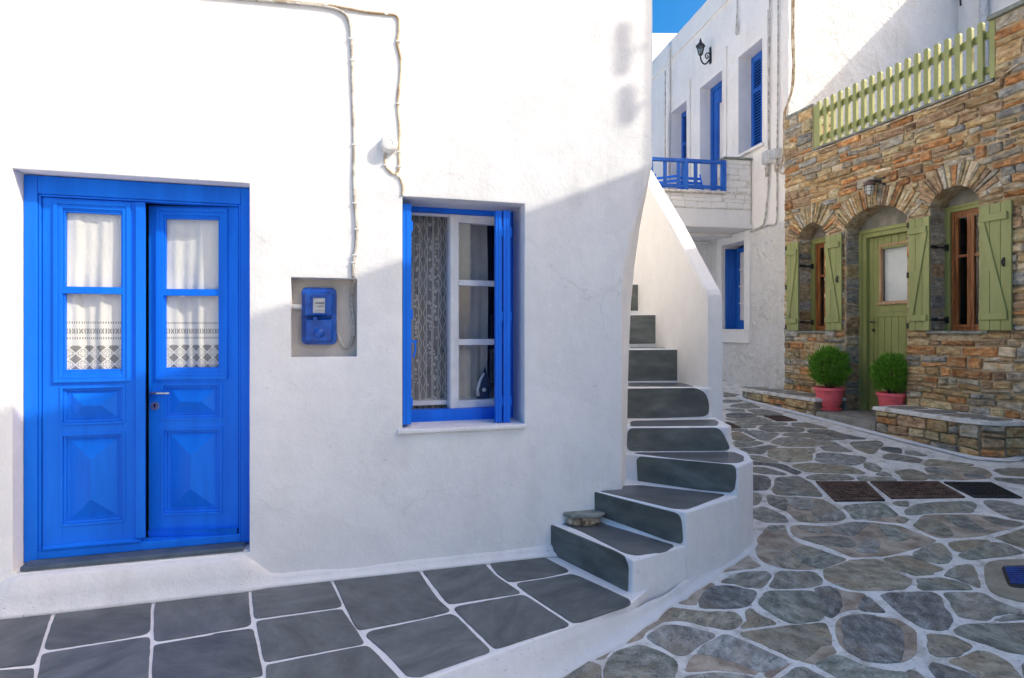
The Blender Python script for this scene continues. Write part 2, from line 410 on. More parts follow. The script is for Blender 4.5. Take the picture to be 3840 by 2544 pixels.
M['steel'] = mottled('brushed_steel', [(0.3, (0.55, 0.55, 0.54)), (0.7, (0.68, 0.68, 0.67))], 30, 0.28, 0.0003, 80, metallic=0.9)
M['cable'] = mottled('painted_cable', [(0.35, (0.30, 0.27, 0.23)), (0.6, (0.55, 0.53, 0.49))], 14, 0.6, 0.001, 60)
M['cable_brown'] = mottled('brown_cable', [(0.35, (0.34, 0.24, 0.14)), (0.6, (0.58, 0.50, 0.38))], 9, 0.6, 0.001, 60)
M['white_paint'] = mottled('white_gloss_paint', [(0.3, (0.70, 0.70, 0.69)), (0.7, (0.79, 0.79, 0.78))], 10, 0.4, 0.0008, 60)
M['white_box'] = mottled('white_plastic', [(0.3, (0.66, 0.66, 0.65)), (0.7, (0.77, 0.77, 0.76))], 18, 0.45, 0.0006, 60)
M['grey_box'] = mottled('grey_plastic', [(0.3, (0.42, 0.43, 0.44)), (0.7, (0.55, 0.56, 0.57))], 18, 0.5, 0.0006, 60)
M['pink'] = mottled('pink_plastic', [(0.3, (0.80, 0.12, 0.15)), (0.7, (0.88, 0.16, 0.19))], 6, 0.42, 0.001, 40, (1, 1, 6), spec=0.4)
M['leaf'] = mottled('thuja_leaf', [(0.3, (0.05, 0.17, 0.012)), (0.55, (0.12, 0.32, 0.025)), (0.8, (0.26, 0.50, 0.06))], 26, 0.6, 0.001, 60, spec=0.3)
M['bark'] = mottled('shrub_stem', [(0.3, (0.05, 0.03, 0.018)), (0.7, (0.11, 0.07, 0.045))], 30, 0.8, 0.002, 80)
M['soil'] = mottled('dark_soil', [(0.3, (0.02, 0.014, 0.01)), (0.7, (0.05, 0.035, 0.025))], 30, 0.95, 0.006, 60)
M['slab'] = mottled('flat_slate', [(0.3, (0.16, 0.18, 0.155)), (0.6, (0.25, 0.27, 0.24)), (0.8, (0.33, 0.35, 0.31))], 14, 0.75, 0.004, 60)
M['rock'] = mottled('brown_rock', [(0.3, (0.10, 0.06, 0.035)), (0.55, (0.30, 0.215, 0.14)), (0.8, (0.55, 0.45, 0.34))], 26, 0.85, 0.008, 60, big=(20, 0.02))
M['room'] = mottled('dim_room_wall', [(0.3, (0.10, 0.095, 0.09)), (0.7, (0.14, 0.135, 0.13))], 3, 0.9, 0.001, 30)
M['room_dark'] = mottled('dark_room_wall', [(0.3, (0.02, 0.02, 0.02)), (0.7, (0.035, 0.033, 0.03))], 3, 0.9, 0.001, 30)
M['sill_slate'] = mottled('blue_grey_slate', [(0.3, (0.06, 0.09, 0.125)), (0.7, (0.09, 0.125, 0.165))], 9, 0.55, 0.002, 60, (1, 1, 1))
M['reflection_sheet'] = mottled('pale_reflection', [(0.3, (0.62, 0.68, 0.70)), (0.7, (0.72, 0.77, 0.78))], 3, 0.7, 0.001, 40)  # whitish blue of a reflection painted as a surface colour
M['dial'] = mottled('meter_dial', [(0.3, (0.34, 0.35, 0.36)), (0.7, (0.45, 0.46, 0.47))], 30, 0.4, 0.0005, 60)
M['ink'] = mottled('grey_print', [(0.3, (0.10, 0.10, 0.11)), (0.7, (0.16, 0.16, 0.17))], 30, 0.5, 0.0003, 60)
M['teal_plastic'] = mottled('dark_blue_plastic', [(0.3, (0.02, 0.035, 0.06)), (0.7, (0.035, 0.055, 0.085))], 20, 0.35, 0.0005, 60)
M['glass'] = glass('window_glass')
M['glass_dark'] = glass('lantern_glass', (0.75, 0.78, 0.75), 0.15)
M['frosted'] = mottled('frosted_globe', [(0.3, (0.62, 0.62, 0.58)), (0.7, (0.75, 0.75, 0.70))], 20, 0.25, 0.0005, 60, spec=0.5)
def lace(name, kind, veil=0.22):
    m, nt, b = new_mat(name)
    tc = nt.nodes.new('ShaderNodeTexCoord'); sp = nt.nodes.new('ShaderNodeSeparateXYZ'); L(nt, tc.outputs['UV'], sp.inputs[0])
    u, v = sp.outputs[0], sp.outputs[1]
    fr = lambda x: mth(nt, 'FRACT', x)
    def cell(x, k): return mth(nt, 'SUBTRACT', fr(mth(nt, 'MULTIPLY', x, k)), 0.5)
    def lt(x, t): return mth(nt, 'LESS_THAN', x, t)
    def gt(x, t): return mth(nt, 'GREATER_THAN', x, t)
    AND = lambda *q: q[0] if len(q) == 1 else mth(nt, 'MULTIPLY', q[0], AND(*q[1:]))
    OR = lambda a_, b_: mth(nt, 'MAXIMUM', a_, b_)
    ab = lambda x: mth(nt, 'ABSOLUTE', x)
    out = nt.nodes['Material Output']
    tr = nt.nodes.new('ShaderNodeBsdfTransparent'); mx = nt.nodes.new('ShaderNodeMixShader')
    tl = nt.nodes.new('ShaderNodeBsdfTranslucent'); m2 = nt.nodes.new('ShaderNodeMixShader')
    if kind == 'door':                      # u in widths, v in metres from the hem
        cu = ab(cell(u, 1 / 0.062)); cv = ab(cell(v, 1 / 0.062))
        dia = ab(mth(nt, 'SUBTRACT', mth(nt, 'ADD', cu, cv), 0.5))
        rad = mth(nt, 'SQRT', mth(nt, 'ADD', mth(nt, 'POWER', cu, 2.0), mth(nt, 'POWER', cv, 2.0)))
        wav = mth(nt, 'SINE', mth(nt, 'MULTIPLY', rad, 60.0))
        thread = OR(lt(dia, 0.07), OR(AND(lt(rad, 0.30), gt(wav, -0.35)), OR(lt(cu, 0.03), lt(cv, 0.03))))
        hem = lt(v, 0.135)
        hole1 = AND(hem, mth(nt, 'SUBTRACT', 1.0, thread))
        tiny = lt(ab(cell(u, 1 / 0.011)), 0.24)
        line = None
        for v0, h in ((0.175, 0.006), (0.205, 0.006), (0.222, 0.006), (0.260, 0.006)):
            q = lt(ab(mth(nt, 'SUBTRACT', v, v0)), h); line = q if line is None else OR(line, q)
        band = AND(gt(v, 0.205), lt(v, 0.222), lt(ab(cell(u, 1 / 0.016)), 0.2))
        hole = OR(hole1, OR(AND(line, tiny), band))
        alpha = mth(nt, 'SUBTRACT', 1.0, mth(nt, 'MULTIPLY', hole, 0.62))
        b.inputs['Base Color'].default_value = (0.80, 0.79, 0.775, 1)
        bump(nt, b, [(noise_n(nt, coords(nt, (1, 1, 0.6)), 26, 4, 0.6, 0.5), 0.010)], 0.5)
        tlf = 0.18
    else:                                   # window curtain with vertical bands of flowers
        band = ab(cell(u, 1 / 0.15)); vo = nt.nodes.new('ShaderNodeTexVoronoi'); vo.inputs['Scale'].default_value = 36
        L(nt, tc.outputs['UV'], vo.inputs['Vector'])
        flower = AND(lt(vo.outputs['Distance'], 0.40), gt(band, 0.24), lt(band, 0.44))
        stripe = OR(lt(ab(mth(nt, 'SUBTRACT', band, 0.20)), 0.022), lt(ab(mth(nt, 'SUBTRACT', band, 0.47)), 0.02))
        sq = mth(nt, 'SINE', mth(nt, 'MULTIPLY', v, 62.0)); vine = lt(ab(mth(nt, 'SUBTRACT', band, mth(nt, 'MULTIPLY_ADD', sq, 0.05, 0.10))), 0.022)
        solid = OR(flower, OR(stripe, vine))
        mesh_n = noise_n(nt, coords(nt), 14, 4)
        alpha = OR(mth(nt, 'MULTIPLY', solid, 0.80), mth(nt, 'MULTIPLY_ADD', mesh_n, 0.30, veil))
        b.inputs['Base Color'].default_value = (0.66, 0.65, 0.61, 1)
        tlf = 0.25
    b.inputs['Roughness'].default_value = 0.9
    tl.inputs[0].default_value = (0.75, 0.74, 0.72, 1)
    m2.inputs[0].default_value = tlf
    L(nt, b.outputs[0], m2.inputs[1]); L(nt, tl.outputs[0], m2.inputs[2])
    L(nt, alpha, mx.inputs[0]); L(nt, tr.outputs[0], mx.inputs[1]); L(nt, m2.outputs[0], mx.inputs[2]); L(nt, mx.outputs[0], out.inputs[0])
    return m
M['lace_door'] = lace('white_lace_cloth', 'door')
M['lace_window'] = lace('grey_net_lace', 'window')
M['lace_dense'] = lace('dense_net_lace', 'window', 0.68)
# ================================================================ STREET
street_mb = MB()
n_ = 40
gv, gf = [], []
xs_ = [-90, -40, -15] + [-8 + i * 0.8 for i in range(31)] + [24, 50, 90]
ys_ = [-90, -40, -15] + [-8 + i * 0.8 for i in range(36)] + [28, 50, 90]
for y in ys_:
    for x in xs_:
        gv.append((x, y, gz(x, y) + 0.004 * noise.noise((x * 1.3, y * 1.3, 0))))
for j in range(len(ys_) - 1):
    for i in range(len(xs_) - 1):
        k = j * len(xs_) + i
        gf.append((k, k + 1, k + 1 + len(xs_), k + len(xs_)))
street_mb.add(gv, gf)
street = street_mb.build('street', M['joint'], kind='structure', smooth=True)
def slab(P, zf, h, mat, name, parent, ch=0.005, it=1, gr=None, k=0.16, cut=0.032, jit=0.0, lo=-0.012):
    P = [Vector((p.x, p.y)) for p in P]
    P = chaikin(P, k, 1, cut)
    if it > 1: P = chaikin(P, 0.25, it - 1, cut * 0.4)
    if jit:
        Q = []
        for i in range(len(P)):
            a, b = P[i], P[(i + 1) % len(P)]; nn = max(1, int((b - a).length / 0.028))
            Q += [a + (b - a) * k_ / nn for k_ in range(nn)]
        sd = RN.uniform(0, 90)
        P = [p + Vector((noise.noise((p.x * 22, p.y * 22, sd)), noise.noise((p.x * 22, p.y * 22, sd + 7)))) * jit * 2.4 for p in Q]
        grow = -(jit * 2.3 if gr is None else gr)
        P = [Vector(q) for q in inset2([tuple(p) for p in P], grow)]
    P2 = [tuple(p) for p in P]
    if area2(P2) < 0: P2 = P2[::-1]
    Q = inset2(P2, ch)
    mb = MB()
    mb.loft([[(x, y, zf(x, y) + lo) for x, y in P2], [(x, y, zf(x, y) + h - ch * 0.5) for x, y in P2],
             [(x, y, zf(x, y) + h) for x, y in Q]], cap0=False)
    return mb.build(name, mat, parent, base=True)
G_, N_, O_, D_, B_, MM = 0, 1, 2, 3, 4, -1
TR = '''
0 A -200,1750 -200,1700 60,1545 180,1440 480,1320 580,1302 740,1368 812,1400 820,1560 830,1750
-1 A 740,1190 850,1120 1100,1010 1350,860 1650,700 1850,525 2060,550 2352,590 B 0,608 430,605 520,660 550,740 480,830 400,862 300,862 0,795 A 2000,722 1750,742 1500,890 1450,990 1150,1085 980,1180 880,1290 760,1300 720,1230
2 A 1900,590 2352,605 B 0,612 420,610 510,665 540,740 470,825 380,850 0,785 A 2050,705 1900,690
1 A 915,1700 890,1450 1000,1250 1150,1160 1400,1108 1550,1130 1750,1210 1900,1300 1935,1400 1900,1530 1860,1700 1800,1780 1000,1780
4 A 1545,985 1600,900 1780,808 1980,800 2352,890 B 160,940 0,1025 A 2200,1130 2060,1225 1960,1225 1700,1085
-1 A 1920,455 2060,330 2300,190 B 60,155 180,192 0,345 A 2270,430 2240,500 2080,490
3 A 2280,440 B 40,300 170,225 380,225 600,270 750,305 740,370 640,490 520,530 200,540 0,535 A 2310,518
-1 B 230,30 90,72 20,140 D 230,1545 640,1280 690,1385 860,1490 700,1530 400,1560
0 B 330,110 480,50 700,10 940,10 960,70 900,190 840,240 650,225 450,175 260,160
0 B 1090,25 1150,8 1620,20 1700,100 1720,170 1600,222 1300,245 1000,240 985,215 1040,140
1 B 920,320 1000,300 1500,295 1610,310 1730,480 1755,640 1700,722 1500,745 1250,750 1100,680 980,590 820,490 850,400
3 B 1625,262 1720,240 1840,222 1960,310 2010,430 1990,520 1950,620 1860,675 1790,650 1760,480
-1 B 1900,225 2050,290 2352,325 C 15,340 90,420 280,580 300,600 0,588 B 2290,562 2100,575 1980,625 2010,500 2030,430 1970,300
3 C -20,470 10,375 80,400 270,575 280,592 0,580 B 2300,552
2 B 540,912 800,872 1000,845 1400,802 1780,766 1830,860 1860,960 1860,1075 1700,1080 1600,1200 1450,1290 1350,1290 1200,1220 900,1078 620,965
-1 B 1890,1090 1960,1195 1860,1240 1790,1310 1640,1378 1400,1320 1480,1300 1620,1212 1720,1100
-1 B 1932,760 2000,680 2150,632 2352,622 C 0,652 250,670 500,702 740,850 780,920 780,1190 700,1280 560,1340 400,1350 0,1322 B 2280,1270 2100,1190 1980,1060 1930,920
1 B 1650,1385 1800,1315 1880,1250 1980,1232 2352,1400 C 0,1400 250,1462 600,1500 620,1568 650,1780 B 2300,1780 2000,1560
4 B 0,1120 150,1022 250,965 350,952 600,1055 900,1190 1100,1280 1190,1320 1180,1380 1050,1430 850,1468 700,1430 450,1320 150,1250 0,1205 A 2250,1215 2330,1140
-1 B 0,1215 150,1262 450,1332 700,1442 810,1480 760,1525 500,1480 200,1452 0,1470 A 2060,1480 2120,1330 2200,1225
0 B 0,1525 300,1512 600,1552 800,1620 850,1780 0,1780 A 1950,1780 2060,1570
-1 B 870,1500 1060,1440 1200,1345 1285,1362 1080,1500 1000,1568 910,1560
0 B 1240,1520 1380,1440 1480,1432 1650,1520 1850,1640 1900,1780 1100,1780 1150,1620
2 B 620,600 700,562 760,620 940,710 1060,770 900,790 700,808 560,828 640,745 650,690
2 D 1760,1560 2000,1480 2180,1412 E 0,1400 190,1397 230,1420 520,1568 C 480,22 610,85 685,130 670,190 580,245 450,265 0,275 B 2100,250 1880,158 1790,95
1 C 790,120 900,110 1150,110 1350,150 1500,200 1570,258 1400,262 870,264 800,235 825,180
0 E 1290,1550 1370,1500 1560,1472 1610,1540 1630,1568 C 1640,60 1678,160 1690,232 1600,198 1400,118 1250,75 1190,68
3 C 260,355 400,322 1000,312 1120,372 1150,500 1220,600 1272,690 1262,780 1200,840 1080,860 900,832 750,760 550,620 400,490 300,400
0 C 1185,322 1680,328 1760,342 1900,420 2150,530 2330,598 2080,610 1920,640 1800,708 1650,700 1400,660 1330,560 1290,450 1230,390
1 C 1345,880 1480,795 1650,782 1900,790 2352,775 2560,765 2560,1260 2352,1212 2100,1180 1800,1060 1600,1000 1400,930
2 C 955,938 1250,952 1400,1012 1555,1090 1480,1170 1350,1230 1200,1248 1050,1240 975,1180 952,1100 965,1020
2 C 1240,1320 1500,1262 1700,1182 1850,1205 2000,1272 2150,1400 2300,1568 2400,1720 1900,1720 1700,1540 1400,1390
3 C 1012,1352 1200,1402 1500,1502 1700,1600 1800,1780 1200,1780 1100,1568 1000,1450
4 C 625,1480 720,1452 850,1568 950,1780 630,1780
0 C 1960,722 2050,692 2200,652 2352,642 2352,685 2180,712
0 C 2325,1380 2560,1300 2560,1720 2400,1568
3 D 730,152 900,167 975,230 960,310 900,370 725,370 640,370 640,150
0 D 1060,202 1200,182 1390,178 1510,242 1600,302 1680,400 1738,468 1400,440 1100,440 1012,400 1052,300
0 D 650,410 820,432 830,500 780,580 650,600
-1 D 912,452 980,437 1120,472 1500,482 1740,502 1880,582 2020,682 2088,780 2060,808 1900,858 1650,858 1400,838 1330,798 1230,690 1100,640 950,580
0 D 650,660 740,655 870,622 960,652 1100,722 1210,792 1228,838 1050,848 850,828 725,768 650,768
-1 D 945,895 1190,892 1215,962 1250,1060 1400,1152 1600,1222 1900,1332 2095,1382 2075,1420 1850,1500 1600,1548 1200,1538 900,1450 780,1350 755,1250 782,1080 850,1002
-1 D 1275,900 1420,882 1800,912 2000,872 2180,842 2352,852 E 120,852 500,892 620,932 750,992 950,1062 1080,1120 900,1198 600,1278 300,1350 0,1358 D 2180,1368 2000,1288 1700,1168 1420,1098 1300,1028 1262,960
1 D 2050,612 2200,592 2352,582 E 0,582 230,562 300,582 400,662 500,740 300,768 0,790 D 2200,800 2145,700
-1 E 110,802 500,752 620,772 655,802 620,868 400,848 0,812 30,806
1 E 600,692 760,592 1000,562 1540,542 1640,582 1570,700 1300,695 1000,703 700,738 640,730
0 E 1765,542 1900,532 2100,552 2352,622 2560,680 2560,820 2352,802 2200,790 1950,690 1850,622
-1 E 725,882 860,742 1000,732 1600,732 1900,762 2200,832 2352,852 2352,888 2000,978 1700,1058 1300,1078 1095,1078 900,1008
1 E 725,1308 900,1230 1118,1152 1200,1240 1278,1340 1248,1428 1100,1448 900,1410 760,1352
2 E 295,1390 500,1352 700,1352 850,1412 1050,1502 1155,1542 1000,1568 C 1000,38 720,48 640,10 E 560,1568 400,1470
1 E 1395,1332 1500,1292 1650,1202 1850,1142 2100,1172 2300,1270 2345,1292 2000,1340 1530,1398
2 E 1225,1152 1400,1132 1700,1112 1845,1122 1700,1180 1500,1260 1365,1278
2 E 1935,1080 2150,1022 2352,952 2560,932 2560,1300 2352,1230 2050,1112
0 E 1922,192 2352,212 2560,222 2560,300 2352,290 2000,242
2 E 1922,82 2000,62 2352,62 2560,62 2560,180 2352,170 2060,157 1950,102
-1 E 875,32 1700,32 1905,140 1830,208 1420,228 1150,210 930,130
2 E 900,-28 1180,-58 1650,8 1300,22 895,14
0 E 922,142 1150,190 1158,213 980,208
2 E 465,102 700,62 850,112 955,200 850,222 580,222 542,150
1 E 20,-28 150,-18 268,70 165,108 10,40
0 E 175,148 290,102 415,163 300,163
1 E 0,182 400,192 478,233 0,233 D 2300,232 2260,180
0 D 1500,192 1640,142 2080,152 2225,220 1640,224
0 F 300,112 540,150 560,163 300,178
0 F 300,222 560,230 500,258 300,258
0 F 405,302 540,272 680,267 825,338 640,348 400,325
0 F 310,356 560,356 598,394 400,388
0 F 645,370 900,362 1165,438 880,448 820,448 700,400
3 F 335,430 480,412 650,417 785,455 640,478 360,483
0 F 310,502 420,502 620,490 825,477 895,502 1005,538 700,553 480,538
1 F 405,567 520,552 700,562 748,610 738,628 570,633
0 F 735,570 1000,557 1205,562 1205,588 900,593 800,588
0 F 1295,567 1500,562 1650,592 1830,646 1500,628 1320,605
0 F 815,650 850,612 1100,612 1400,632 1468,642 1430,698 1180,693 960,688
0 F 1535,690 1562,657 1850,662 2190,778 1900,758 1650,718
4 F 595,690 740,667 950,702 1095,716 1000,788 950,818 830,808 700,738
0 F 410,652 560,652 640,660 550,688 410,670
2 F 415,702 520,702 640,762 765,818 440,813
0 F 1155,740 1220,712 1600,722 2000,782 2090,800 1700,823 1560,778 1300,758
0 F 975,850 1120,782 1350,777 1560,802 1680,837 1900,837 2015,908 1750,883 1600,908 1200,908
1 F 435,832 780,832 878,860 700,903 485,922
0 F 515,940 700,932 960,892 1085,908 920,958 860,1018 650,1008
2 F 962,962 1050,937 1600,937 1638,980 1580,1000 1570,1118 1250,1138 1150,1128 942,1050
4 F 1715,920 1800,902 2010,912 2195,988 1900,978 1785,968
4 F 1662,1020 1760,997 2300,1052 2380,1082 2320,1148 2200,1188 1900,1168 1655,1128
0 F 645,1042 850,1057 1105,1138 950,1138 740,1110
3 F 700,1132 1050,1162 1180,1182 1270,1232 1425,1288 1350,1318 1100,1218 900,1178 740,1178
0 F 700,1212 900,1222 1100,1282 1225,1328 900,1308 700,1278
2 F 1295,1190 1450,1162 1600,1152 2000,1192 2200,1222 2345,1290 2345,1308 1900,1298 1530,1283 1400,1240
0 G 1080,908 1290,897 1322,920 1280,958 1240,998 1130,958
3 G 1312,960 1340,942 1448,952 1458,988 1380,978
0 G 1490,972 1560,972 1655,1008 1500,998
0 G 1335,1002 1400,992 1605,1032 1585,1058 1450,1043 1330,1028
3 G 785,822 1000,842 1210,883 1080,883 930,858 772,833
2 G 1645,1050 1682,1032 1985,1083 1700,1078
'''
OVER = '''
3 B 2045,695 2352,645 C 150,672 340,722 560,870 575,920 560,1130 520,1338 300,1343 0,1310 B 2290,1265 2130,1185 2062,1060 2080,970 2022,870
0 D 925,465 1180,482 1220,600 1200,678 1080,638 960,578
4 D 1205,492 1580,505 1600,680 1380,660 1262,600
0 D 1620,525 1760,525 2020,685 2085,772 1950,830 1632,830 1602,690
2 D 1352,735 1560,742 1598,838 1382,820
0 D 950,900 1038,900 1078,980 985,988
0 D 1068,900 1185,900 1205,968 1125,978
1 D 1265,1280 1450,1205 1555,1208 1900,1338 2080,1390 1900,1468 1700,1535 1452,1460 1382,1330
2 D 1005,1370 1250,1295 1370,1352 1452,1465 1350,1530 1155,1515
0 D 1372,920 1432,892 1768,972 1750,1018 1560,998 1442,950
4 D 1875,958 1920,922 2180,848 2352,858 E 88,862 -10,930 D 2330,952 2200,1048 1922,1008
0 D 1425,1080 1750,1062 2100,1072 2180,1132 2228,1200 2100,1218 1700,1178
4 D 2240,1278 2330,1152 E 40,1062 220,1152 228,1200 180,1298 0,1298
1 E 205,902 460,892 520,952 650,1042 648,1100 520,1128 380,1100 292,1000
0 E 422,572 480,547 648,547 648,618 520,608
1 E 720,888 850,812 1000,802 1150,862 1230,932 1318,1050 1200,1058 950,998 822,958
0 E 1165,760 1480,745 1600,852 1835,988 1700,1008 1400,928 1282,840
0 E 1725,772 1900,784 2340,862 2280,898 2050,908 1862,850
4 E 875,52 1100,42 1298,82 1308,110 1270,168 1100,138 952,110
4 E 1455,132 1720,132 1808,205 1500,188
2 E 1482,55 1750,55 1890,138 1830,172 1720,106 1455,106
2 E 470,808 590,780 645,805 600,858 500,845
'''
TRACED = []
def inside(P, q):
    c = False
    for i in range(len(P)):
        a, b = P[i - 1], P[i]
        if (a[1] > q[1]) != (b[1] > q[1]) and q[0] < (b[0] - a[0]) * (q[1] - a[1]) / (b[1] - a[1]) + a[0]: c = not c
    return c
for src, h in ((TR, 0.005), (OVER, 0.0075)):
    for ln in src.strip().splitlines():
        k, rest = ln.split(' ', 1); k = int(k)
        P = [on_ground(x, y) for x, y in pl(rest)]
        ctr = sum(P, Vector()) / len(P); TRACED.append([(p.x, p.y) for p in P])
        far_ = ctr.y > 5.5
        if k == MM: slab(P, gz, h - 0.002, MORTAR, 'mortar_patch', street, 0.002)
        else: slab(P, gz, h + RN.uniform(-0.001, 0.001), FLAG[k], 'flagstone', street, 0.0022, it=1 if far_ else 2, jit=0.0026 if far_ else 0.0032, gr=min(0.016, 0.009 + 0.0014 * max(0, ctr.y - 3)) if h < 0.006 else 0.004)
# paving that runs on outside the traced part: irregular cells
def clip_half(P, m, n):
    out = []
    for i in range(len(P)):
        a, b = P[i], P[(i + 1) % len(P)]
        da, db = (a - m).dot(n), (b - m).dot(n)
        if da <= 0: out.append(a)
        if (da < 0) != (db < 0) and abs(da - db) > 1e-9: out.append(a + (b - a) * (da / (da - db)))
    return out
COVERS = [[(p.x, p.y) for p in (on_ground(x, y) for x, y in pl(t_))] for t_ in ('D 1640,255 E 30,262 310,535 D 1925,545', 'E 92,262 1088,257 1488,490 402,505', 'E 1172,267 1868,272 2326,498 1622,490', 'E 1830,1442 2352,1402 2700,1400 C 2760,420 2100,400 1770,60')]
cs_ = 0.42
seeds = {}
for i in range(-9, 26):
    for j in range(-9, 40):
        seeds[i, j] = Vector(((i + RN.uniform(0.1, 0.9)) * cs_, (j + RN.uniform(0.1, 0.9)) * cs_))
def in_photo(p):
    if p.y < 0.3: return False
    z = gz(p.x, p.y); x = CXD + p.x / p.y * FL; y = HYD - (z - EYE) / p.y * FL
    return 1180 < x < 2395 and 905 < y < 1630 and p.y < 8.9
cnt = 0
for (i, j), s in sorted(seeds.items(), key=lambda kv: kv[1].length):
    if i > 23 or j > 37 or j < -7 or i < -7: continue
    a_, b_ = AB(s.x, s.y)
    if cnt > 165 or s.y > 13.5 or a_ > 3.9 or (a_ > 3.45 and b_ > 0.2) or b_ < -5.4 or a_ < -4.5: continue
    if (a_ < 1.25 and b_ > -0.9): continue
    if s.y < 3.2 and s.y > 0.683 * (s.x + 0.4) + 2.42 - 0.62: continue
    P = [s + Vector(c) for c in ((-1, -1), (1, -1), (1, 1), (-1, 1))]
    for di in (-2, -1, 0, 1, 2):
        for dj in (-2, -1, 0, 1, 2):
            if (di or dj) and (i + di, j + dj) in seeds:
                t = seeds[i + di, j + dj]; P = clip_half(P, (s + t) / 2, (t - s))
    if len(P) < 3 or in_photo(s): continue
    Q = [Vector(q) for q in inset2([tuple(p) for p in P], 0.020)]
    Qd = [(Q[i_].x * (1 - f_) + Q[(i_ + 1) % len(Q)].x * f_, Q[i_].y * (1 - f_) + Q[(i_ + 1) % len(Q)].y * f_) for i_ in range(len(Q)) for f_ in (0, 0.33, 0.66)]
    if any(inside(T_, q) for T_ in TRACED for q in Qd) or any(inside(Qd, q) for T_ in TRACED + COVERS for q in T_): continue
    slab(Q, gz, 0.005, FLAG[RN.choice([0, 0, 1, 2, 3, 4])], 'flagstone', street, 0.0022, jit=0.003); cnt += 1
# ---------------------------------------------------------------- drain grates and covers
def grate(txt, lab, mats, nx, ny, group='dark drain grates set in the street paving', bars='mesh'):
    P = [on_ground(x, y) for x, y in pl(txt)]
    c = sum(P, Vector()) / 4
    t = thing('drain_grate', lab, 'drain grate', c, group)
    def at(u, v, h):
        p = (P[0] * (1 - u) + P[1] * u) * (1 - v) + (P[3] * (1 - u) + P[2] * u) * v
        return (p.x, p.y, gz(p.x, p.y) + h)
    mb = MB(); w = 0.05
    def strip(m_, u0, u1, v0, v1, h0, h1):
        r0 = [at(u0, v0, h0), at(u1, v0, h0), at(u1, v1, h0), at(u0, v1, h0)]; r1 = [at(u0, v0, h1), at(u1, v0, h1), at(u1, v1, h1), at(u0, v1, h1)]
        m_.loft([r0, r1])
    strip(mb, 0, 1, 0, 1, 0.001, 0.004); mb.build('pit_plate', M['pit'], t)
    mb = MB()
    for u0, u1, v0, v1 in ((0, w, 0, 1), (1 - w, 1, 0, 1), (w, 1 - w, 0, w * 1.3), (w, 1 - w, 1 - w * 1.3, 1)): strip(mb, u0, u1, v0, v1, 0.002, 0.013)
    mb.build('frame', mats, t)
    mb = MB()
    for i in range(nx):
        u = w + (1 - 2 * w) * (i + 0.5) / nx; strip(mb, u - 0.22 / nx, u + 0.22 / nx, w, 1 - w, 0.002, 0.0095)
    for j in range(ny):
        v = w + (1 - 2 * w) * (j + 0.5) / ny; strip(mb, w, 1 - w, v - 0.2 / ny, v + 0.2 / ny, 0.002, 0.0105)
    for i in range(nx):
        for j in range(ny):
            u = w + (1 - 2 * w) * (i + 0.5) / nx; v = w + (1 - 2 * w) * (j + 0.5) / ny
            strip(mb, u - 0.26 / nx, u + 0.26 / nx, v - 0.24 / ny, v + 0.24 / ny, 0.0095, 0.0125)
    mb.build('bars', mats, t)
    return t
grate('D 1640,255 E 30,262 310,535 D 1925,545', 'brown drain grate, left one of the row of three in the paving', M['rust_iron'], 13, 8)
grate('E 92,262 1088,257 1488,490 402,505', 'wide brown drain grate in the middle of the row of three', M['rust_iron'], 18, 8)
grate('E 1172,267 1868,272 2326,498 1622,490', 'black drain grate at the right end of the row of three', M['grate_black'], 12, 8)
grate('F 872,462 1165,462 1375,530 1075,538', 'small dark drain grate in front of the far stone bench', M['rust_iron'], 10, 6)
grate('F 300,560 370,560 545,636 385,640', 'small dark drain grate just behind the foot of the staircase', M['rust_iron'], 8, 6)
P = [on_ground(x, y) for x, y in pl('E 1830,1442 2000,1412 2352,1402 2700,1400 2760,1500 C 2760,420 2352,468 2100,400 1950,350 1850,290 1790,170 1770,60 E 1762,1520')]
cv = thing('utility_cover', 'blue painted utility cover in a tan cement surround at the edge of the street', 'utility cover', sum(P, Vector()) / len(P))
slab(P, gz, 0.012, M['cement_tan'], 'cement_surround', cv, 0.006, it=2)
cc = [on_ground(*q) for q in pl('E 2008,1520 2620,1510 C 2720,300 2125,262')]
slab(cc, gz, 0.017, M['iron'], 'rim', cv, 0.003, it=2, k=0.1)
def bil(P, u, v): return (P[0] * (1 - u) + P[1] * u) * (1 - v) + (P[3] * (1 - u) + P[2] * u) * v
slab([bil(cc, 0.04, 0.05), bil(cc, 0.96, 0.05), bil(cc, 0.96, 0.93), bil(cc, 0.04, 0.93)], gz, 0.020, M['iron'], 'cover_plate', cv, 0.003, it=2, k=0.1)
mb = MB()
for i in range(14):
    for j in range(8):
        u, v = 0.08 + 0.84 * (i + 0.5) / 14, 0.1 + 0.8 * (j + 0.5) / 8
        q = [bil(cc, u + du, v + dv) for du, dv in ((-0.021, -0.036), (0.021, -0.036), (0.021, 0.036), (-0.021, 0.036))]
        mb.loft([[(p.x, p.y, gz(p.x, p.y) + 0.019) for p in q], [(p.x, p.y, gz(p.x, p.y) + 0.0235) for p in q]])
mb.build('tread_studs', M['blue_meter'], cv)
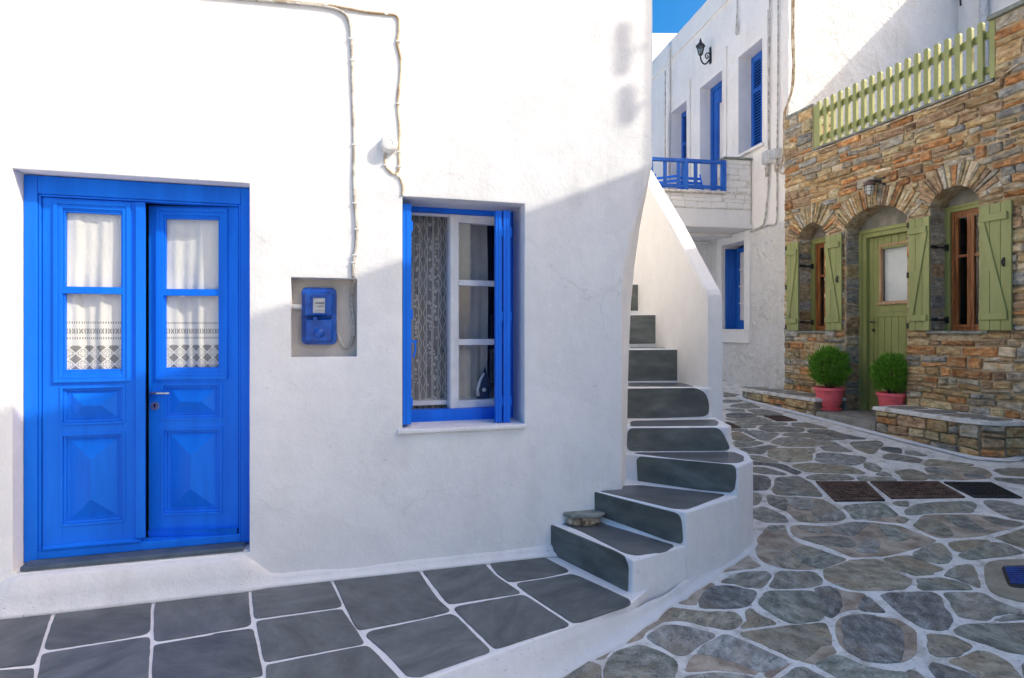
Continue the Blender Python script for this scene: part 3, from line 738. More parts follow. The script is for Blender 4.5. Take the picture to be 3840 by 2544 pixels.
# ================================================================ TERRACE
ZT = 0.171
edge = [on_z(x, y, ZT) for x, y in ((960, 1580), (1148, 1511), (1345, 1438), (1462, 1391))]
e0 = edge[0] + (edge[0] - edge[1]).normalized() * 3.2
front = [e0] + edge
tp = [(p.x, p.y) for p in front] + [W(0.9, 0.35, 0)[:2], W(0.3, 0.5, 0)[:2], W(-8, 0.15, 0)[:2]]
mb = MB()
mb.loft([[(x, y, -0.5) for x, y in tp], [(x, y, ZT - 0.006) for x, y in tp], [(x, y, ZT) for x, y in inset2(tp, 0.008)]])
terrace = mb.build('terrace', M['line_paint'], kind='structure')
TT = '''
T -500,790 -200,760 0,745 560,705 575,722 470,1040 390,1290 360,1315 0,1350 -200,1370 -500,1400
T 640,705 680,690 1640,585 1680,602 1670,700 1660,970 1300,1035 560,1148 500,1130 520,1040
T 1742,580 2000,560 2367,512 U 0,502 370,472 385,490 400,740 425,880 0,955 T 2000,1020 1750,1055 1712,1030 1717,700
U 430,482 500,462 1280,372 1300,400 1423,650 1400,678 480,803 457,780
U 1337,378 1400,357 2230,262 2288,300 V 0,420 120,590 253,713 220,735 0,788 U 1620,933 1582,900 1442,610
V -45,275 0,246 620,182 660,222 760,332 1038,515 1000,530 262,643 222,620 50,400
V 702,192 760,172 1270,112 1575,270 1556,290 1350,338 950,398 892,385 782,300
V 985,415 1350,362 1600,312 1700,342 2240,592 2262,630 2230,660 1650,853 1602,840 1100,510
V 292,682 1040,547 1100,557 1578,870 1550,890 780,1138 742,1128 550,940 392,790
U 1665,967 2367,817 V 270,757 340,792 520,982 708,1165 650,1193 0,1420 U 2300,1450 2150,1445 1962,1230
U 482,850 520,832 1420,702 1450,742 1668,1070 1640,1090 600,1283 562,1270 522,1040
U 592,1340 620,1322 1680,1112 1740,1132 2050,1462 2150,1600 600,1680
T 470,1212 520,1192 1640,1012 1663,1050 1640,1462 1625,1700 380,1700 440,1380
T 1712,1112 1760,1097 2367,992 U 0,980 420,922 448,960 508,1250 543,1430 500,1450 0,1498 T 1690,1600 1700,1300
T -500,1440 -200,1402 0,1387 360,1362 373,1390 320,1750 -500,1800
'''
for ln in TT.strip().splitlines():
    slab([on_z(x, y, ZT) for x, y in pl(ln)], lambda x, y: ZT, 0.006, M['slate_tile'], 'floor_tile', terrace, 0.002, it=2, k=0.14, jit=0.001, lo=-0.004, cut=0.03)
# plaster foot of the terrace and the staircase, run out unevenly onto the paving
foot_px = [(1130, 1640), (1257, 1562), (1300, 1535), (1374, 1510), (1420, 1478), (1462, 1460), (1510, 1425), (1550, 1402), (1600, 1362), (1646, 1329), (1690, 1296), (1731, 1264), (1748, 1245)]
# ================================================================ STAIRCASE
ZS = [ZT, 0.354, 0.545, 0.728, 0.903, 1.144, 1.44, 1.755, 2.075, 2.42]
def S_(x, y): return cp('S', x, y)
def R_(x, y): return cp('R', x, y)
NL = {1: (on_z(*S_(40, 937), ZS[1]), on_z(*S_(690, 1218), ZS[1])),
      2: (on_z(*S_(330, 697), ZS[2]), on_z(*S_(1083, 866), ZS[2])),
      3: (on_z(*S_(720, 442), ZS[3]), on_z(*S_(1465, 524), ZS[3]))}
for i, Y in ((4, 4.27), (5, 4.69), (6, 5.2), (7, 5.6), (8, 5.97), (9, 6.33)):
    NL[i] = (Vector((0.3, Y, 0)), Vector((1.6, Y, 0)))
st = thing('stone_staircase', 'whitewashed staircase with grey painted steps climbing beside the white house', 'staircase', (1.3, 4.2, 0.0))
def ext(a, b, d): return b + (b - a).normalized() * d
def step_prism(name, plan, z0, z1):
    if area2(plan) < 0: plan = plan[::-1]
    mb = MB()
    mb.loft([[(x, y, z0) for x, y in plan], [(x, y, z1) for x, y in plan]])
    return mb.build(name, M['line_paint'], st, bevel=0.012, seg=3)
K1 = NL[1][1]; K2 = NL[2][1]; K3 = NL[3][1]
K4 = on_z(*S_(1575, 488), ZS[3]); K3b = on_z(*S_(1465, 742), ZS[2]); K3 = Vector((K3b.x, K3b.y, 0))
d1 = (NL[1][1] - NL[1][0]).normalized(); d2 = (NL[2][1] - NL[2][0]).normalized(); d3 = (K3 - NL[3][0]).normalized()
def xy(*ps): return [(p.x, p.y) for p in ps]
i1 = NL[1][0] - d1 * 0.25; i2 = NL[2][0] - d2 * 0.25; i3 = NL[3][0] - d3 * 0.35
inn = Vector((0.55, 4.75, 0))
bk1 = NL[2][0] + (K2 - NL[2][0]) * 0.5 + Vector((0, 0.12, 0))
K2in = K2 + Vector((-0.02, 0.05, 0)); K4in = K4 + Vector((-0.03, 0.15, 0))
step_prism('step', xy(i1, K1, K2, K2in, i2 + Vector((0, 0.15, 0))), -0.4, ZS[1])
step_prism('step', xy(i2, K2, K3, K3 + Vector((-0.02, 0.04, 0)), i3 + Vector((0, 0.15, 0))), -0.4, ZS[2])
K5 = Vector((1.655, 4.62, 0)); K6 = Vector((1.60, 4.60, 0))
step_prism('step', xy(i3, K3, K4, Vector((1.69, 4.22, 0)), Vector((1.66, 4.50, 0)), Vector((0.3, 4.50, 0))), -0.4, ZS[3])
step_prism('step', [(0.3, 4.27), (1.56, 4.27), (1.615, 4.34), (1.635, 4.75), (0.3, 4.8)], 0.3, ZS[4])
xr = {5: 1.575, 6: 1.50, 7: 1.49, 8: 1.47, 9: 1.45}
for i in range(5, 10):
    y0 = NL[i][0].y; y1 = NL[i + 1][0].y + 0.1 if i < 9 else 9.6
    xe = 1.62 if i == 5 else 1.60
    step_prism('step', [(-0.2, y0), (xe if i > 5 else 1.575, y0), (xe - 0.02 if i > 5 else 1.62, y0 + 0.06), (xe - 0.1, y1), (-0.2, y1)], 0.3, ZS[i])
# painted faces of the treads and risers
def tread(i, txt):
    slab([on_z(x, y, ZS[i]) for x, y in pl(txt)], lambda x, y: ZS[i], 0.004, M['tread_paint'], 'tread', st, 0.0015, it=2, k=0.14, lo=-0.004, cut=0.02, jit=0.0008)
def riser(A_, B_, txt):
    d = Vector((B_.x - A_.x, B_.y - A_.y, 0)).normalized(); n = Vector((d.y, -d.x, 0))
    if n.y > 0: n = -n
    off = n.x * A_.x + n.y * A_.y
    P = [sight(x, y, (n.x, n.y, 0), off + 0.001) for x, y in pl(txt)]
    q = chaikin([Vector(((p - A_).dot(d), p.z)) for p in P], 0.2, 1, 0.019)
    q = chaikin(q, 0.25, 1, 0.007)
    q = inset2([tuple(v) for v in q], -0.009)
    mb = MB(lambda u, w, z: (A_.x + d.x * u + n.x * w, A_.y + d.y * u + n.y * w, z))
    mb.loft([[(u, -0.006, z) for u, z in q], [(u, 0.003, z) for u, z in q], [(u, 0.0045, z) for u, z in inset2(q, 0.002)]])
    return mb.build('riser', M['riser_paint'], st)
tread(1, 'S 150,942 340,868 470,950 1005,1114 920,1155 720,1185 630,1165 300,1000')
tread(2, 'S 428,705 560,676 740,669 1375,738 1090,845 990,840 700,770')
tread(3, 'S 690,431 900,428 1430,425 1508,455 1503,490 1460,503 1350,503 1000,470')
tread(4, 'S 672,206 700,196 1290,186 1323,206 1308,230 680,235')
tread(5, 'R 70,1065 70,1040 440,1040 528,1066')
tread(6, 'R 80,797 82,776 330,776 408,796')
riser(NL[1][0], NL[1][1], 'S 80,962 560,1162 630,1202 653,1260 648,1450 620,1463 66,1150 70,1050')
riser(NL[2][0], NL[2][1], 'S 357,712 900,852 1020,882 1040,922 1053,1085 1010,1085 347,845')
riser(NL[3][0], K3, 'S 727,462 1438,527 1443,600 1428,713 737,650')
riser(NL[4][0], NL[4][1], 'S 662,257 1310,252 1345,282 1398,393 1370,404 680,409 657,390')
riser(NL[5][0], NL[5][1], 'R 40,1087 540,1082 600,1112 626,1180 623,1253 590,1268 40,1284')
riser(NL[6][0], NL[6][1], 'R 40,817 425,814 438,832 433,998 420,1016 40,1019')
riser(NL[7][0], NL[7][1], 'R 40,573 325,570 333,592 330,743 320,756 40,760')
riser(NL[8][0], NL[8][1], 'R 60,357 225,357 233,372 228,518 220,526 60,528')
riser(NL[9][0], NL[9][1], 'R 80,142 138,145 140,180 135,323 80,326')
# parapet beside the flight
prof = [(0.555, 1.83), (0.560, 1.89), (0.580, 1.935), (0.615, 1.975), (0.67, 2.03), (0.80, 2.17), (1.11, 2.51), (1.20, 2.605), (1.9, 3.31), (2.9, 4.30), (5.2, 4.30)]
mb = MB(W)
rings = []
def pa(b): return 0.80 + 0.075 * min(max((b - 0.55) / 1.7, 0), 1)
for b, z in prof:
    a0 = pa(b); a1 = a0 + 0.135 + 0.03 * min(max(b - 0.55, 0), 1)
    zb = 0.30
    r = 0.03
    rings.append([(a0, b, zb), (a0, b, z - r), (a0 + 0.008, b, z - 0.010), (a0 + r, b, z), (a1 - r, b, z), (a1 - 0.008, b, z - 0.010), (a1, b, z - r), (a1, b, zb)])
mb.loft(rings)
mb.build('parapet', [M['plaster_side']], st, bevel=0.012, seg=3, smooth=False)
# plaster fillet where staircase and terrace meet the paving
bl2 = [Vector((q.x, q.y)) for q in (e0, front[1], front[2], front[3], front[4], K2, K4, Vector((1.69, 4.22, 0)), Vector((1.66, 4.52, 0)))]
def cut(P):
    Q = [P[0]]
    for i in range(len(P) - 1): Q += [P[i] * 0.88 + P[i + 1] * 0.12, P[i] * 0.12 + P[i + 1] * 0.88]
    return Q + [P[-1]]
bl2 = cut(bl2)
dense = []
for i in range(len(bl2) - 1):
    n = max(1, int((bl2[i + 1] - bl2[i]).length / 0.04))
    dense += [bl2[i] + (bl2[i + 1] - bl2[i]) * k / n for k in range(n)]
rings = []
for i, q in enumerate(dense):
    d = (dense[min(i + 2, len(dense) - 1)] - dense[max(i - 2, 0)]).normalized(); nrm = Vector((d.y, -d.x))
    a_, b_ = AB(q.x, q.y)
    ter = max(0.0, min(1.0, (front[4].x + 0.05 - q.x) / 0.16))
    j = noise.noise((q.x * 5, q.y * 5, 1)); j2 = noise.noise((q.x * 14, q.y * 14, 4))
    wd = 0.040 + 0.022 * ter + 0.022 * j + 0.010 * j2
    g = gz(q.x, q.y); top = (ZT - 0.02 - g) * ter + (0.075 + 0.02 * j) * (1 - ter)
    at = lambda f, h: (q.x + nrm.x * wd * f, q.y + nrm.y * wd * f, g + h)
    rings.append([at(-0.1, top), at(0.02, top), at(0.12, top * 0.72), at(0.26 + 0.05 * j2, top * 0.42), at(0.55, top * 0.16 + 0.01), at(0.85, 0.016), at(1.0, 0.011), at(1.02, -0.015)])
mb = MB(); mb.loft(rings, closed=False, cap0=False, cap1=False)
mb.build('plaster_foot', M['plaster_foot'], st, smooth=True)
# two stones left on the lowest step
c = on_z(*S_(335, 955), ZS[1]); c.z = ZS[1] + 0.0042
def rock(name, c, rx, ry, h, rot, mat, lab, top=0.8, n=12, seed=1, flat=False):
    rr = random.Random(seed); rings = []
    base = [rr.uniform(0.82, 1.12) for _ in range(n)]
    lv = ((0.0, 0.86), (0.3, 1.0), (0.7, 0.97), (1.0, top)) if not flat else ((0.0, 0.93), (0.35, 1.0), (0.8, 0.99), (1.0, 0.94))
    for zz, s in lv:
        ring = []
        for k in range(n):
            t = 2 * pi * k / n; r = base[k] * s * rr.uniform(0.965, 1.035)
            x, y = rx * r * cos(t), ry * r * sin(t)
            ring.append((c[0] + x * cos(rot) - y * sin(rot), c[1] + x * sin(rot) + y * cos(rot), c[2] + h * zz + (rr.uniform(-0.1, 0.1) * h if 0 < zz else 0) * (0.4 if flat else 1)))
        rings.append(ring)
    mb = MB(); mb.loft(rings)
    o = mb.build(name, mat, bevel=0.003, seg=2)
    return tag(o, lab, 'stone')
rock('rough_stone', c, 0.112, 0.062, 0.052, TH - 0.25, M['rock'], 'rough brown stone lying on the lowest step under a flat grey stone', 0.86, 11, 4)
rock('flat_stone', (c.x - 0.004, c.y + 0.012, c.z + 0.051), 0.145, 0.085, 0.023, TH - 0.35, M['slab'], 'thin flat grey stone balanced on top of the rough brown stone', 0.9, 9, 9, True)
# ================================================================ WHITE HOUSE
CT = [(9.0, 0.012, 0.012), (2.72, 0.012, 0.012), (2.60, 0.045, 0.065), (2.455, 0.085, 0.126), (2.33, 0.13, 0.178), (2.195, 0.17, 0.22), (2.06, 0.20, 0.26), (1.933, 0.22, 0.285), (1.79, 0.23, 0.315), (1.5, 0.23, 0.34), (1.2, 0.23, 0.36), (0.7, 0.23, 0.376), (-1, 0.23, 0.376)]
def ct(z):
    for i in range(len(CT) - 1):
        if CT[i][0] >= z >= CT[i + 1][0]:
            f = (CT[i][0] - z) / (CT[i][0] - CT[i + 1][0])
            return CT[i][1] + (CT[i + 1][1] - CT[i][1]) * f, CT[i][2] + (CT[i + 1][2] - CT[i][2]) * f
    return 0.01, 0.01
wh = thing('white_house', 'white plastered house with a blue double door, a blue window and an undercut corner', 'house', W(-2, 0.0, ZT))
DA0, DA1, DZ0, DZ1 = fac(29, 800)[0], fac(577, 800)[0], 0.365, 2.423
NA0, NZ1 = fac(672, 640)[0], fac(675, 641)[1]; NA1, NZ0 = fac(825, 700)[0], fac(740, 826)[1]
WA0, WA1, WZ0, WZ1 = fac(930, 700)[0], fac(1213, 700)[0], fac(1060, 988)[1], 2.403
holes = [(DA0, DA1, DZ0, DZ1), (NA0, NA1, NZ0, NZ1), (WA0, WA1, WZ0, WZ1)]
depths = [0.40, 0.11, 0.42]
def fill(req, step):
    req = sorted(set(req)); out = []
    for i in range(len(req) - 1):
        n = max(1, int(math.ceil((req[i + 1] - req[i]) / step)))
        out += [req[i] + (req[i + 1] - req[i]) * k / n for k in range(n)]
    return out + [req[-1]]
EP = 0.012
def around(v): return [v]
ac = fill([-8, -4.2] + [h[0] for h in holes] + [h[1] for h in holes] + [-0.30], 0.11)
ac = [a for a in ac if a > -4.3 or a in (-8,)]
zc = fill([-0.4, 0.0] + [h[2] for h in holes] + [h[3] for h in holes] + [1.5, 1.79, 1.933, 2.06, 2.195, 2.33, 2.455, 2.60, 2.72, 4.2], 0.11) + [7.6]
def wav(a, z, s=1.0):
    for h in holes:
        pass
    return s * (0.010 * noise.noise((a * 0.9, z * 0.9, 5.1)) + 0.004 * noise.noise((a * 2.7, z * 2.7, 1.7)) + 0.0015 * noise.noise((a * 9, z * 9, 2.2)))
cols = [('a', a) for a in ac] + [('e', k) for k in range(8)]
vv, ff = [], []
NC, NR = len(cols), len(zc)
for z in zc:
    c, t = ct(z)
    for kind_, q in cols:
        if kind_ == 'a': vv.append((q, wav(q, z), z))
        else:
            m = 0.003 * noise.noise((q * 1.7, z * 1.5, 9))
            pts = [(-c - 0.028, wav(-c, z)), (-c, 0.004), (-c * 0.6, t * 0.4 - 0.004), (-c * 0.2, t * 0.8 - 0.002), (-0.004, t), (0.0, t + 0.04), (0.0, 1.6), (0.0, 8.6)][q]
            vv.append((pts[0] + m, pts[1] + m, z))
for j in range(NR - 1):
    for i in range(NC - 1):
        a0 = cols[i][1] if cols[i][0] == 'a' else 0; a1 = cols[i + 1][1] if cols[i + 1][0] == 'a' else 0
        if cols[i + 1][0] == 'a' and any(h[0] - 1e-6 <= a0 and a1 <= h[1] + 1e-6 and h[2] - 1e-6 <= zc[j] and zc[j + 1] <= h[3] + 1e-6 for h in holes): continue
        k = j * NC + i
        ff.append((k, k + 1, k + 1 + NC, k + NC))
mb = MB(W); mb.add(vv, ff)
for (a0, a1, z0, z1), d in zip(holes, depths):        # reveals, joined to the front so their arrises get rounded
    za = [z for z in zc if z0 - 1e-6 <= z <= z1 + 1e-6]; aa = [a for a in ac if a0 - 1e-6 <= a <= a1 + 1e-6]
    path = [(a0, z) for z in za] + [(a, z1) for a in aa[1:]] + [(a1, z) for z in za[::-1][1:]] + [(a, z0) for a in aa[::-1][1:-1]]
    n = len(path)
    o = len(mb.v)
    dd = [0, d * 0.5, d]
    vs_ = [(a, wav(a, z) if q == 0 else q + 0.4 * wav(a + 3, z), z) for q in dd for a, z in path]
    fs = [(r * n + i, r * n + (i + 1) % n, (r + 1) * n + (i + 1) % n, (r + 1) * n + i) for r in range(2) for i in range(n)]
    mb.add(vs_, fs)
    if d < 0.2: mb.add([(a0, d, z0), (a1, d, z0), (a1, d, z1), (a0, d, z1)], [(0, 1, 2, 3)], 1)
wall = mb.build('wall', [M['plaster'], M['reveal_dirty']], wh, bevel=0.016, seg=3, smooth=True, weld=True)
mb = MB(W)
mb.box(-8, -0.02, 0.05, 8.6, 7.50, 7.62); mb.box(-8.15, -8, 0.0, 8.6, -0.4, 7.62); mb.box(-8, 0.0, 8.6, 8.75, -0.4, 7.62)
mb.build('roof', M['plaster'], wh)
mb = MB(W)
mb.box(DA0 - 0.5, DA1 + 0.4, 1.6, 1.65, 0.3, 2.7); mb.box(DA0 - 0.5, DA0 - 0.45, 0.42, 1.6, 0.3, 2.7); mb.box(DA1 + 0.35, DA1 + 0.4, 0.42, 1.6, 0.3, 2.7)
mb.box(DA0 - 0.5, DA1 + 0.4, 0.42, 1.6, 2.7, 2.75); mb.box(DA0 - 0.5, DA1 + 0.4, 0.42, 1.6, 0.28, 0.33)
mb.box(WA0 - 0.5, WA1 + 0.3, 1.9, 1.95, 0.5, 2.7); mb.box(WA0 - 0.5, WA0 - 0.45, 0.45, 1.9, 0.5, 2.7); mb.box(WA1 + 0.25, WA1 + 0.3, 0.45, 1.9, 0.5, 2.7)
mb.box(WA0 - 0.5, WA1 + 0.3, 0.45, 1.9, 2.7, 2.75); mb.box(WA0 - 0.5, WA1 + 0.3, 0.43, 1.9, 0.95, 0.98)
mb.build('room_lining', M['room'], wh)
# rough plaster step under the door, running along the wall foot
mb = MB(W); rings = []
for i in range(0, 64):
    a = -4.3 + i * 0.0655
    inside = max(0.0, min(1.0, min(a - (DA0 - 0.15), (DA1 + 0.12) - a) / 0.14))
    j = 0.012 * noise.noise((a * 4, 1.1, 0.3))
    zt = ZT + 0.055 + j + inside * (DZ0 - ZT - 0.062)
    out = -0.022 - j * 0.4 - inside * 0.02
    rings.append([(a, 0.03, zt), (a, -0.002, zt + 0.001), (a, out * 0.8, zt - 0.018), (a, out + 0.4 * j, ZT + (zt - ZT) * 0.45), (a, out * 1.25 - 0.012, ZT + 0.02), (a, out * 1.3 - 0.03, ZT + 0.003), (a, 0.03, ZT + 0.001)])
mb.loft(rings); mb.build('wall_foot', M['plaster_foot'], wh, smooth=True)
# ---------------------------------------------------------------- front door
FB = 0.100                                             # frame face
def fz(y, x=210, b=0.14): return fac(x, y, b)[1]
fx = lambda x, b=FB: fac(x, 800, b)[0]
mb = MB(W)
fL, fR = fx(50), DA1 - 0.003
zfb, zft = DZ0 + 0.075, DZ1 - 0.035
fw = fx(86) - fx(50)
mb.box(DA0 + 0.002, fL + fw, FB, FB + 0.07, DZ0 + 0.02, zft + 0.03)
mb.box(fR - fw * 0.86, fR, FB, FB + 0.07, DZ0 + 0.02, zft + 0.03)
mb.box(fL + fw, fR - fw * 0.86, FB, FB + 0.07, zft - 0.065, zft + 0.03)
mb.box(fL + fw, fR - fw * 0.86, FB, FB + 0.09, DZ0 + 0.03, zfb)
x0, x1 = fL + fw, fR - fw * 0.86                       # inner stop bead
mb.box(x0, x0 + 0.012, FB + 0.008, FB + 0.06, zfb, zft - 0.065); mb.box(x1 - 0.012, x1, FB + 0.008, FB + 0.06, zfb, zft - 0.065)
mb.box(x0 + 0.012, x1 - 0.012, FB + 0.008, FB + 0.06, zft - 0.077, zft - 0.065)
door = mb.build('front_door', M['blue'], wh, bevel=0.005, seg=2)
mb = MB(W); mb.box(fL + 0.03, fR - 0.03, 0.012, FB + 0.05, DZ0 + 0.006, DZ0 + 0.03)
mb.build('threshold', M['sill_slate'], door, bevel=0.006)
mb = MB(W); mb.box(fL - 0.003, fR, 0.03, 0.32, DZ0 + 0.0015, DZ0 + 0.0055); mb.build('sill_paint', M['plaster'], door)
mid = fx(332, 0.15)
LZ0, lz1 = zfb + 0.006, zft - 0.080
xl0, xl1, xr0, xr1 = x0 + 0.015, mid - 0.004, mid + 0.004, x1 - 0.015
def pyr(mb, xa, xb, za, zb, y0, y1):
    w, h = xb - xa, zb - za; d = min(w, h) / 2 * 0.98
    if h > w: p, q = ((xa + xb) / 2, za + d), ((xa + xb) / 2, zb - d)
    else: p, q = (xa + d, (za + zb) / 2), (xb - d, (za + zb) / 2)
    vs_ = [(xa, y0, za), (xb, y0, za), (xb, y0, zb), (xa, y0, zb), (p[0], y1, p[1]), (q[0], y1, q[1])]
    fs = [(0, 1, 4), (1, 2, 5, 4), (2, 3, 5), (3, 0, 4, 5)] if h > w else [(0, 1, 5, 4), (1, 2, 5), (2, 3, 4, 5), (3, 0, 4)]
    mb.add(vs_, fs)
def leaf(xa, xb, hinge_right, ang, post):
    w = xb - xa
    if hinge_right: T = lambda x, y, z: W(xb - (w - x) * cos(ang) , FB + 0.02 + (w - x) * sin(ang) + y, z)
    else: T = lambda x, y, z: W(xa + x * cos(ang), FB + 0.02 + x * sin(ang) + y, z)
    mb = MB(T)
    t = 0.045
    lz0 = LZ0 + (0.022 if hinge_right else 0)
    g0, g1 = w * 0.20, w * 0.81                     # glass opening
    if hinge_right: g0, g1 = w * 0.165, w * 0.795
    zg0, zg1 = fz(858), fz(490); zs0, zs1 = fz(975), fz(897); zb0, zb1 = fz(1205), fz(1005)
    mb.box(0, g0, 0, t, lz0, lz1); mb.box(g1, w, 0, t, lz0, lz1)
    for za, zb in ((lz0, zb0), (zb1, zs0), (zs1, zg0), (zg1, lz1)): mb.box(g0, g1, 0, t, za, zb)
    mb.ring(g0 - 0.040, g1 + 0.040, zg0 - 0.058, zg1 + 0.05, 0.020, -0.013, 0.0)       # raised moulding round the glass
    mb.ring(g0 - 0.020, g1 + 0.020, zg0 - 0.038, zg1 + 0.03, 0.020, -0.007, 0.0)
    mb.ring(g0, g1, zg0, zg1, 0.010, 0.004, 0.03)
    mb.box(g0, g1, -0.006, 0.026, fz(680), fz(664))
    for za, zb in ((zs0, zs1), (zb0, zb1)):
        mb.ring(g0 - 0.012, g1 + 0.012, za - 0.012, zb + 0.012, 0.012, -0.006, 0.0)
        mb.box(g0, g1, 0.016, 0.03, za, zb)
        mb.ring(g0, g1, za, zb, 0.014, 0.006, 0.016)
        pyr(mb, g0 + 0.032, g1 - 0.032, za + 0.024, zb - 0.024, 0.0155, -0.030 if zb - za > 0.3 else -0.016)
        mb.ring(g0 + 0.027, g1 - 0.027, za + 0.019, zb - 0.019, 0.005, 0.0125, 0.016)
    # weather board with a sloping top
    wb0, wb1 = lz0 - (0.0 if hinge_right else 0.004), fz(1250)
    mb.loft([[(xx, 0, wb1), (xx, -0.020, wb1 - 0.02), (xx, -0.034, wb0 + 0.012), (xx, -0.030, wb0), (xx, 0, wb0)] for xx in (0.004, w - (0.004 if not post else -0.002))])
    if post: mb.box(w - 0.022, w + 0.024, -0.016, 0.0, wb1 + 0.002, lz1 - 0.002)
    lf = mb.build('door_leaf', M['blue'], door, bevel=0.003, seg=2)
    for za, zb in ((zg0 + 0.008, fz(679)), (fz(665), zg1 - 0.008)):
        m2 = MB(T); m2.box(g0 + 0.006, g1 - 0.006, 0.016, 0.019, za, zb); m2.build('pane', M['glass'], door)
    return T, g0, g1, zg0, zg1, w
TL = leaf(xl0, xl1, False, 0.0, True)
TR_ = leaf(xr0, xr1, True, 0.17, False)
# lever and lock plate on the right leaf
T = TR_[0]
hz = fz(908, 345, 0.2); kz = fz(939, 345, 0.2)
mb = MB(T)
mb.tube([(0.030, 0.0, hz), (0.030, -0.012, hz)], 0.025, 16); mb.tube([(0.030, -0.01, hz), (0.030, -0.042, hz)], 0.008, 10)
mb.build('lever_rose', M['blue'], door, smooth=False)
mb = MB(T); mb.tube([(0.022, -0.044, hz), (0.06, -0.046, hz + 0.001), (0.115, -0.046, hz - 0.001), (0.122, -0.044, hz - 0.001)], [0.008, 0.008, 0.0065, 0.004], 10)
mb.build('door_handle', M['steel'], door, smooth=True)
mb = MB(T); mb.tube([(0.032, 0.0, kz), (0.032, -0.005, kz)], 0.024, 20); mb.build('lock_plate', M['steel'], door)
mb = MB(T); mb.tube([(0.032, -0.004, kz + 0.005), (0.032, -0.0062, kz + 0.005)], 0.006, 12); mb.box(0.0295, 0.0345, -0.0062, -0.004, kz - 0.013, kz + 0.004)
for dx in (-0.016, 0.016): mb.tube([(0.032 + dx, -0.004, kz), (0.032 + dx, -0.0062, kz)], 0.0035, 8)
mb.build('keyhole', M['pit'], door)
def curtain(T, xa, xb, z0, z1, y, amp, mat, lab, name, waves, seed, slant=0.0, group=None, uscale=1.0):
    rr = random.Random(seed); ph = rr.uniform(0, 6); nx, nz = 46, 30
    mb = MB(T); uv = []; vs_ = []
    for j in range(nz + 1):
        v = j / nz; z = z0 + (z1 - z0) * v
        for i in range(nx + 1):
            u = i / nx
            a_ = amp * (0.55 + 0.45 * sin(v * 2.2 + ph)) 
            yy = y + a_ * sin(u * waves * 2 * pi + ph + 0.7 * sin(v * 2.5 + ph) + 1.2 * sin(u * 5 + ph)) + 0.4 * a_ * sin(u * waves * 4.3 * pi + 1.9 * ph) + amp * 0.35 * noise.noise((u * 5, v * 6, seed))
            xx = xa + (xb - xa) * u + slant * (1 - v) + 0.004 * sin(v * 7 + u * 4)
            vs_.append((xx, yy, z)); uv.append((u * (xb - xa) * uscale, z - z0))
    fs = [(j * (nx + 1) + i, j * (nx + 1) + i + 1, (j + 1) * (nx + 1) + i + 1, (j + 1) * (nx + 1) + i) for j in range(nz) for i in range(nx)]
    mb.add(vs_, fs); mb.uv = uv
    o = mb.build(name, mat, smooth=True, fixn=False)
    return tag(o, lab, 'curtain', group)
for q, lab, sd in ((TL, 'white curtain with a lace hem behind the left leaf of the blue door', 3), (TR_, 'white curtain with a lace hem behind the right leaf of the blue door', 8)):
    T, g0, g1, zg0, zg1, w = q
    curtain(T, g0 - 0.02, g1 + 0.02, zg0 + 0.003, zg1 + 0.03, 0.036, 0.011, M['lace_door'], lab, 'lace_curtain', 2.6, sd, group='lace curtains in the blue door')
# ---------------------------------------------------------------- window of the white house
mb = MB(W)
bw = 0.27
za0, za1 = fac(1050, 978, bw)[1], fac(1050, 481, bw)[1]
wl, wr = WA0 + 0.006, fac(1183, 700, 0.29)[0]
mb.box(wl, wl + 0.05, bw, bw + 0.06, za0, WZ1 + 0.0); mb.box(wr - 0.045, wr + 0.012, bw, bw + 0.06, za0, WZ1)
mb.box(wl + 0.05, wr - 0.045, bw, bw + 0.06, fac(1050, 494, bw)[1], WZ1); mb.box(wl + 0.05, wr - 0.045, bw - 0.02, bw + 0.06, za0 - 0.01, fac(1050, 945, bw)[1])
win = mb.build('window', M['blue'], wh, bevel=0.005)
mb = MB(W); mb.box(WA0 - 0.03, WA1 + 0.004, -0.028, 0.30, WZ0 - 0.022, WZ0 + 0.004); mb.build('sill', M['line_paint'], win, bevel=0.006, seg=2)
sa0, sa1 = fac(1037, 700, 0.31)[0], wr - 0.045
zs0, zs1 = fac(1090, 943, 0.31)[1], fac(1090, 499, 0.31)[1]
TS = lambda x, y, z: W(sa1 - (sa1 - sa0 - x) * cos(0.10), 0.30 + (sa1 - sa0 - x) * sin(0.10) * -1.0 + y + 0.028, z)
mb = MB(TS); w = sa1 - sa0
gx0, gx1 = w * 0.165, w * 0.90
mb.box(0, gx0, 0, 0.045, zs0, zs1); mb.box(gx1, w, 0, 0.045, zs0, zs1); mb.box(gx0, gx1, 0, 0.045, zs0, fac(1090, 925, 0.31)[1]); mb.box(gx0, gx1, 0, 0.045, fac(1090, 517, 0.31)[1], zs1)
for ya, yb in ((661, 648), (798, 784)): mb.box(gx0, gx1, -0.002, 0.035, fac(1090, ya, 0.31)[1], fac(1090, yb, 0.31)[1])
mb.box(w * 0.02, w * 0.09, -0.010, 0, zs0 + 0.002, zs1 - 0.002)
mb.ring(gx0 - 0.012, gx1 + 0.012, fac(1090, 925, 0.31)[1] - 0.012, fac(1090, 517, 0.31)[1] + 0.012, 0.012, -0.006, 0)
mb.build('sash', M['white_paint'], win, bevel=0.004)
for ya, yb in ((925, 797), (785, 660), (649, 517)):
    m2 = MB(TS); m2.box(gx0 - 0.003, gx1 + 0.003, 0.018, 0.021, fac(1090, ya, 0.31)[1] - 0.003, fac(1090, yb, 0.31)[1] + 0.003); m2.build('pane', M['glass'], win)
mb = MB(W); mb.box(wl + 0.05, wr - 0.045, bw + 0.03, bw + 0.06, fac(1050, 500, bw)[1], fac(1050, 494, bw)[1]); mb.box(sa0 - 0.002, sa0 + 0.012, 0.33, 0.36, zs0, zs1)
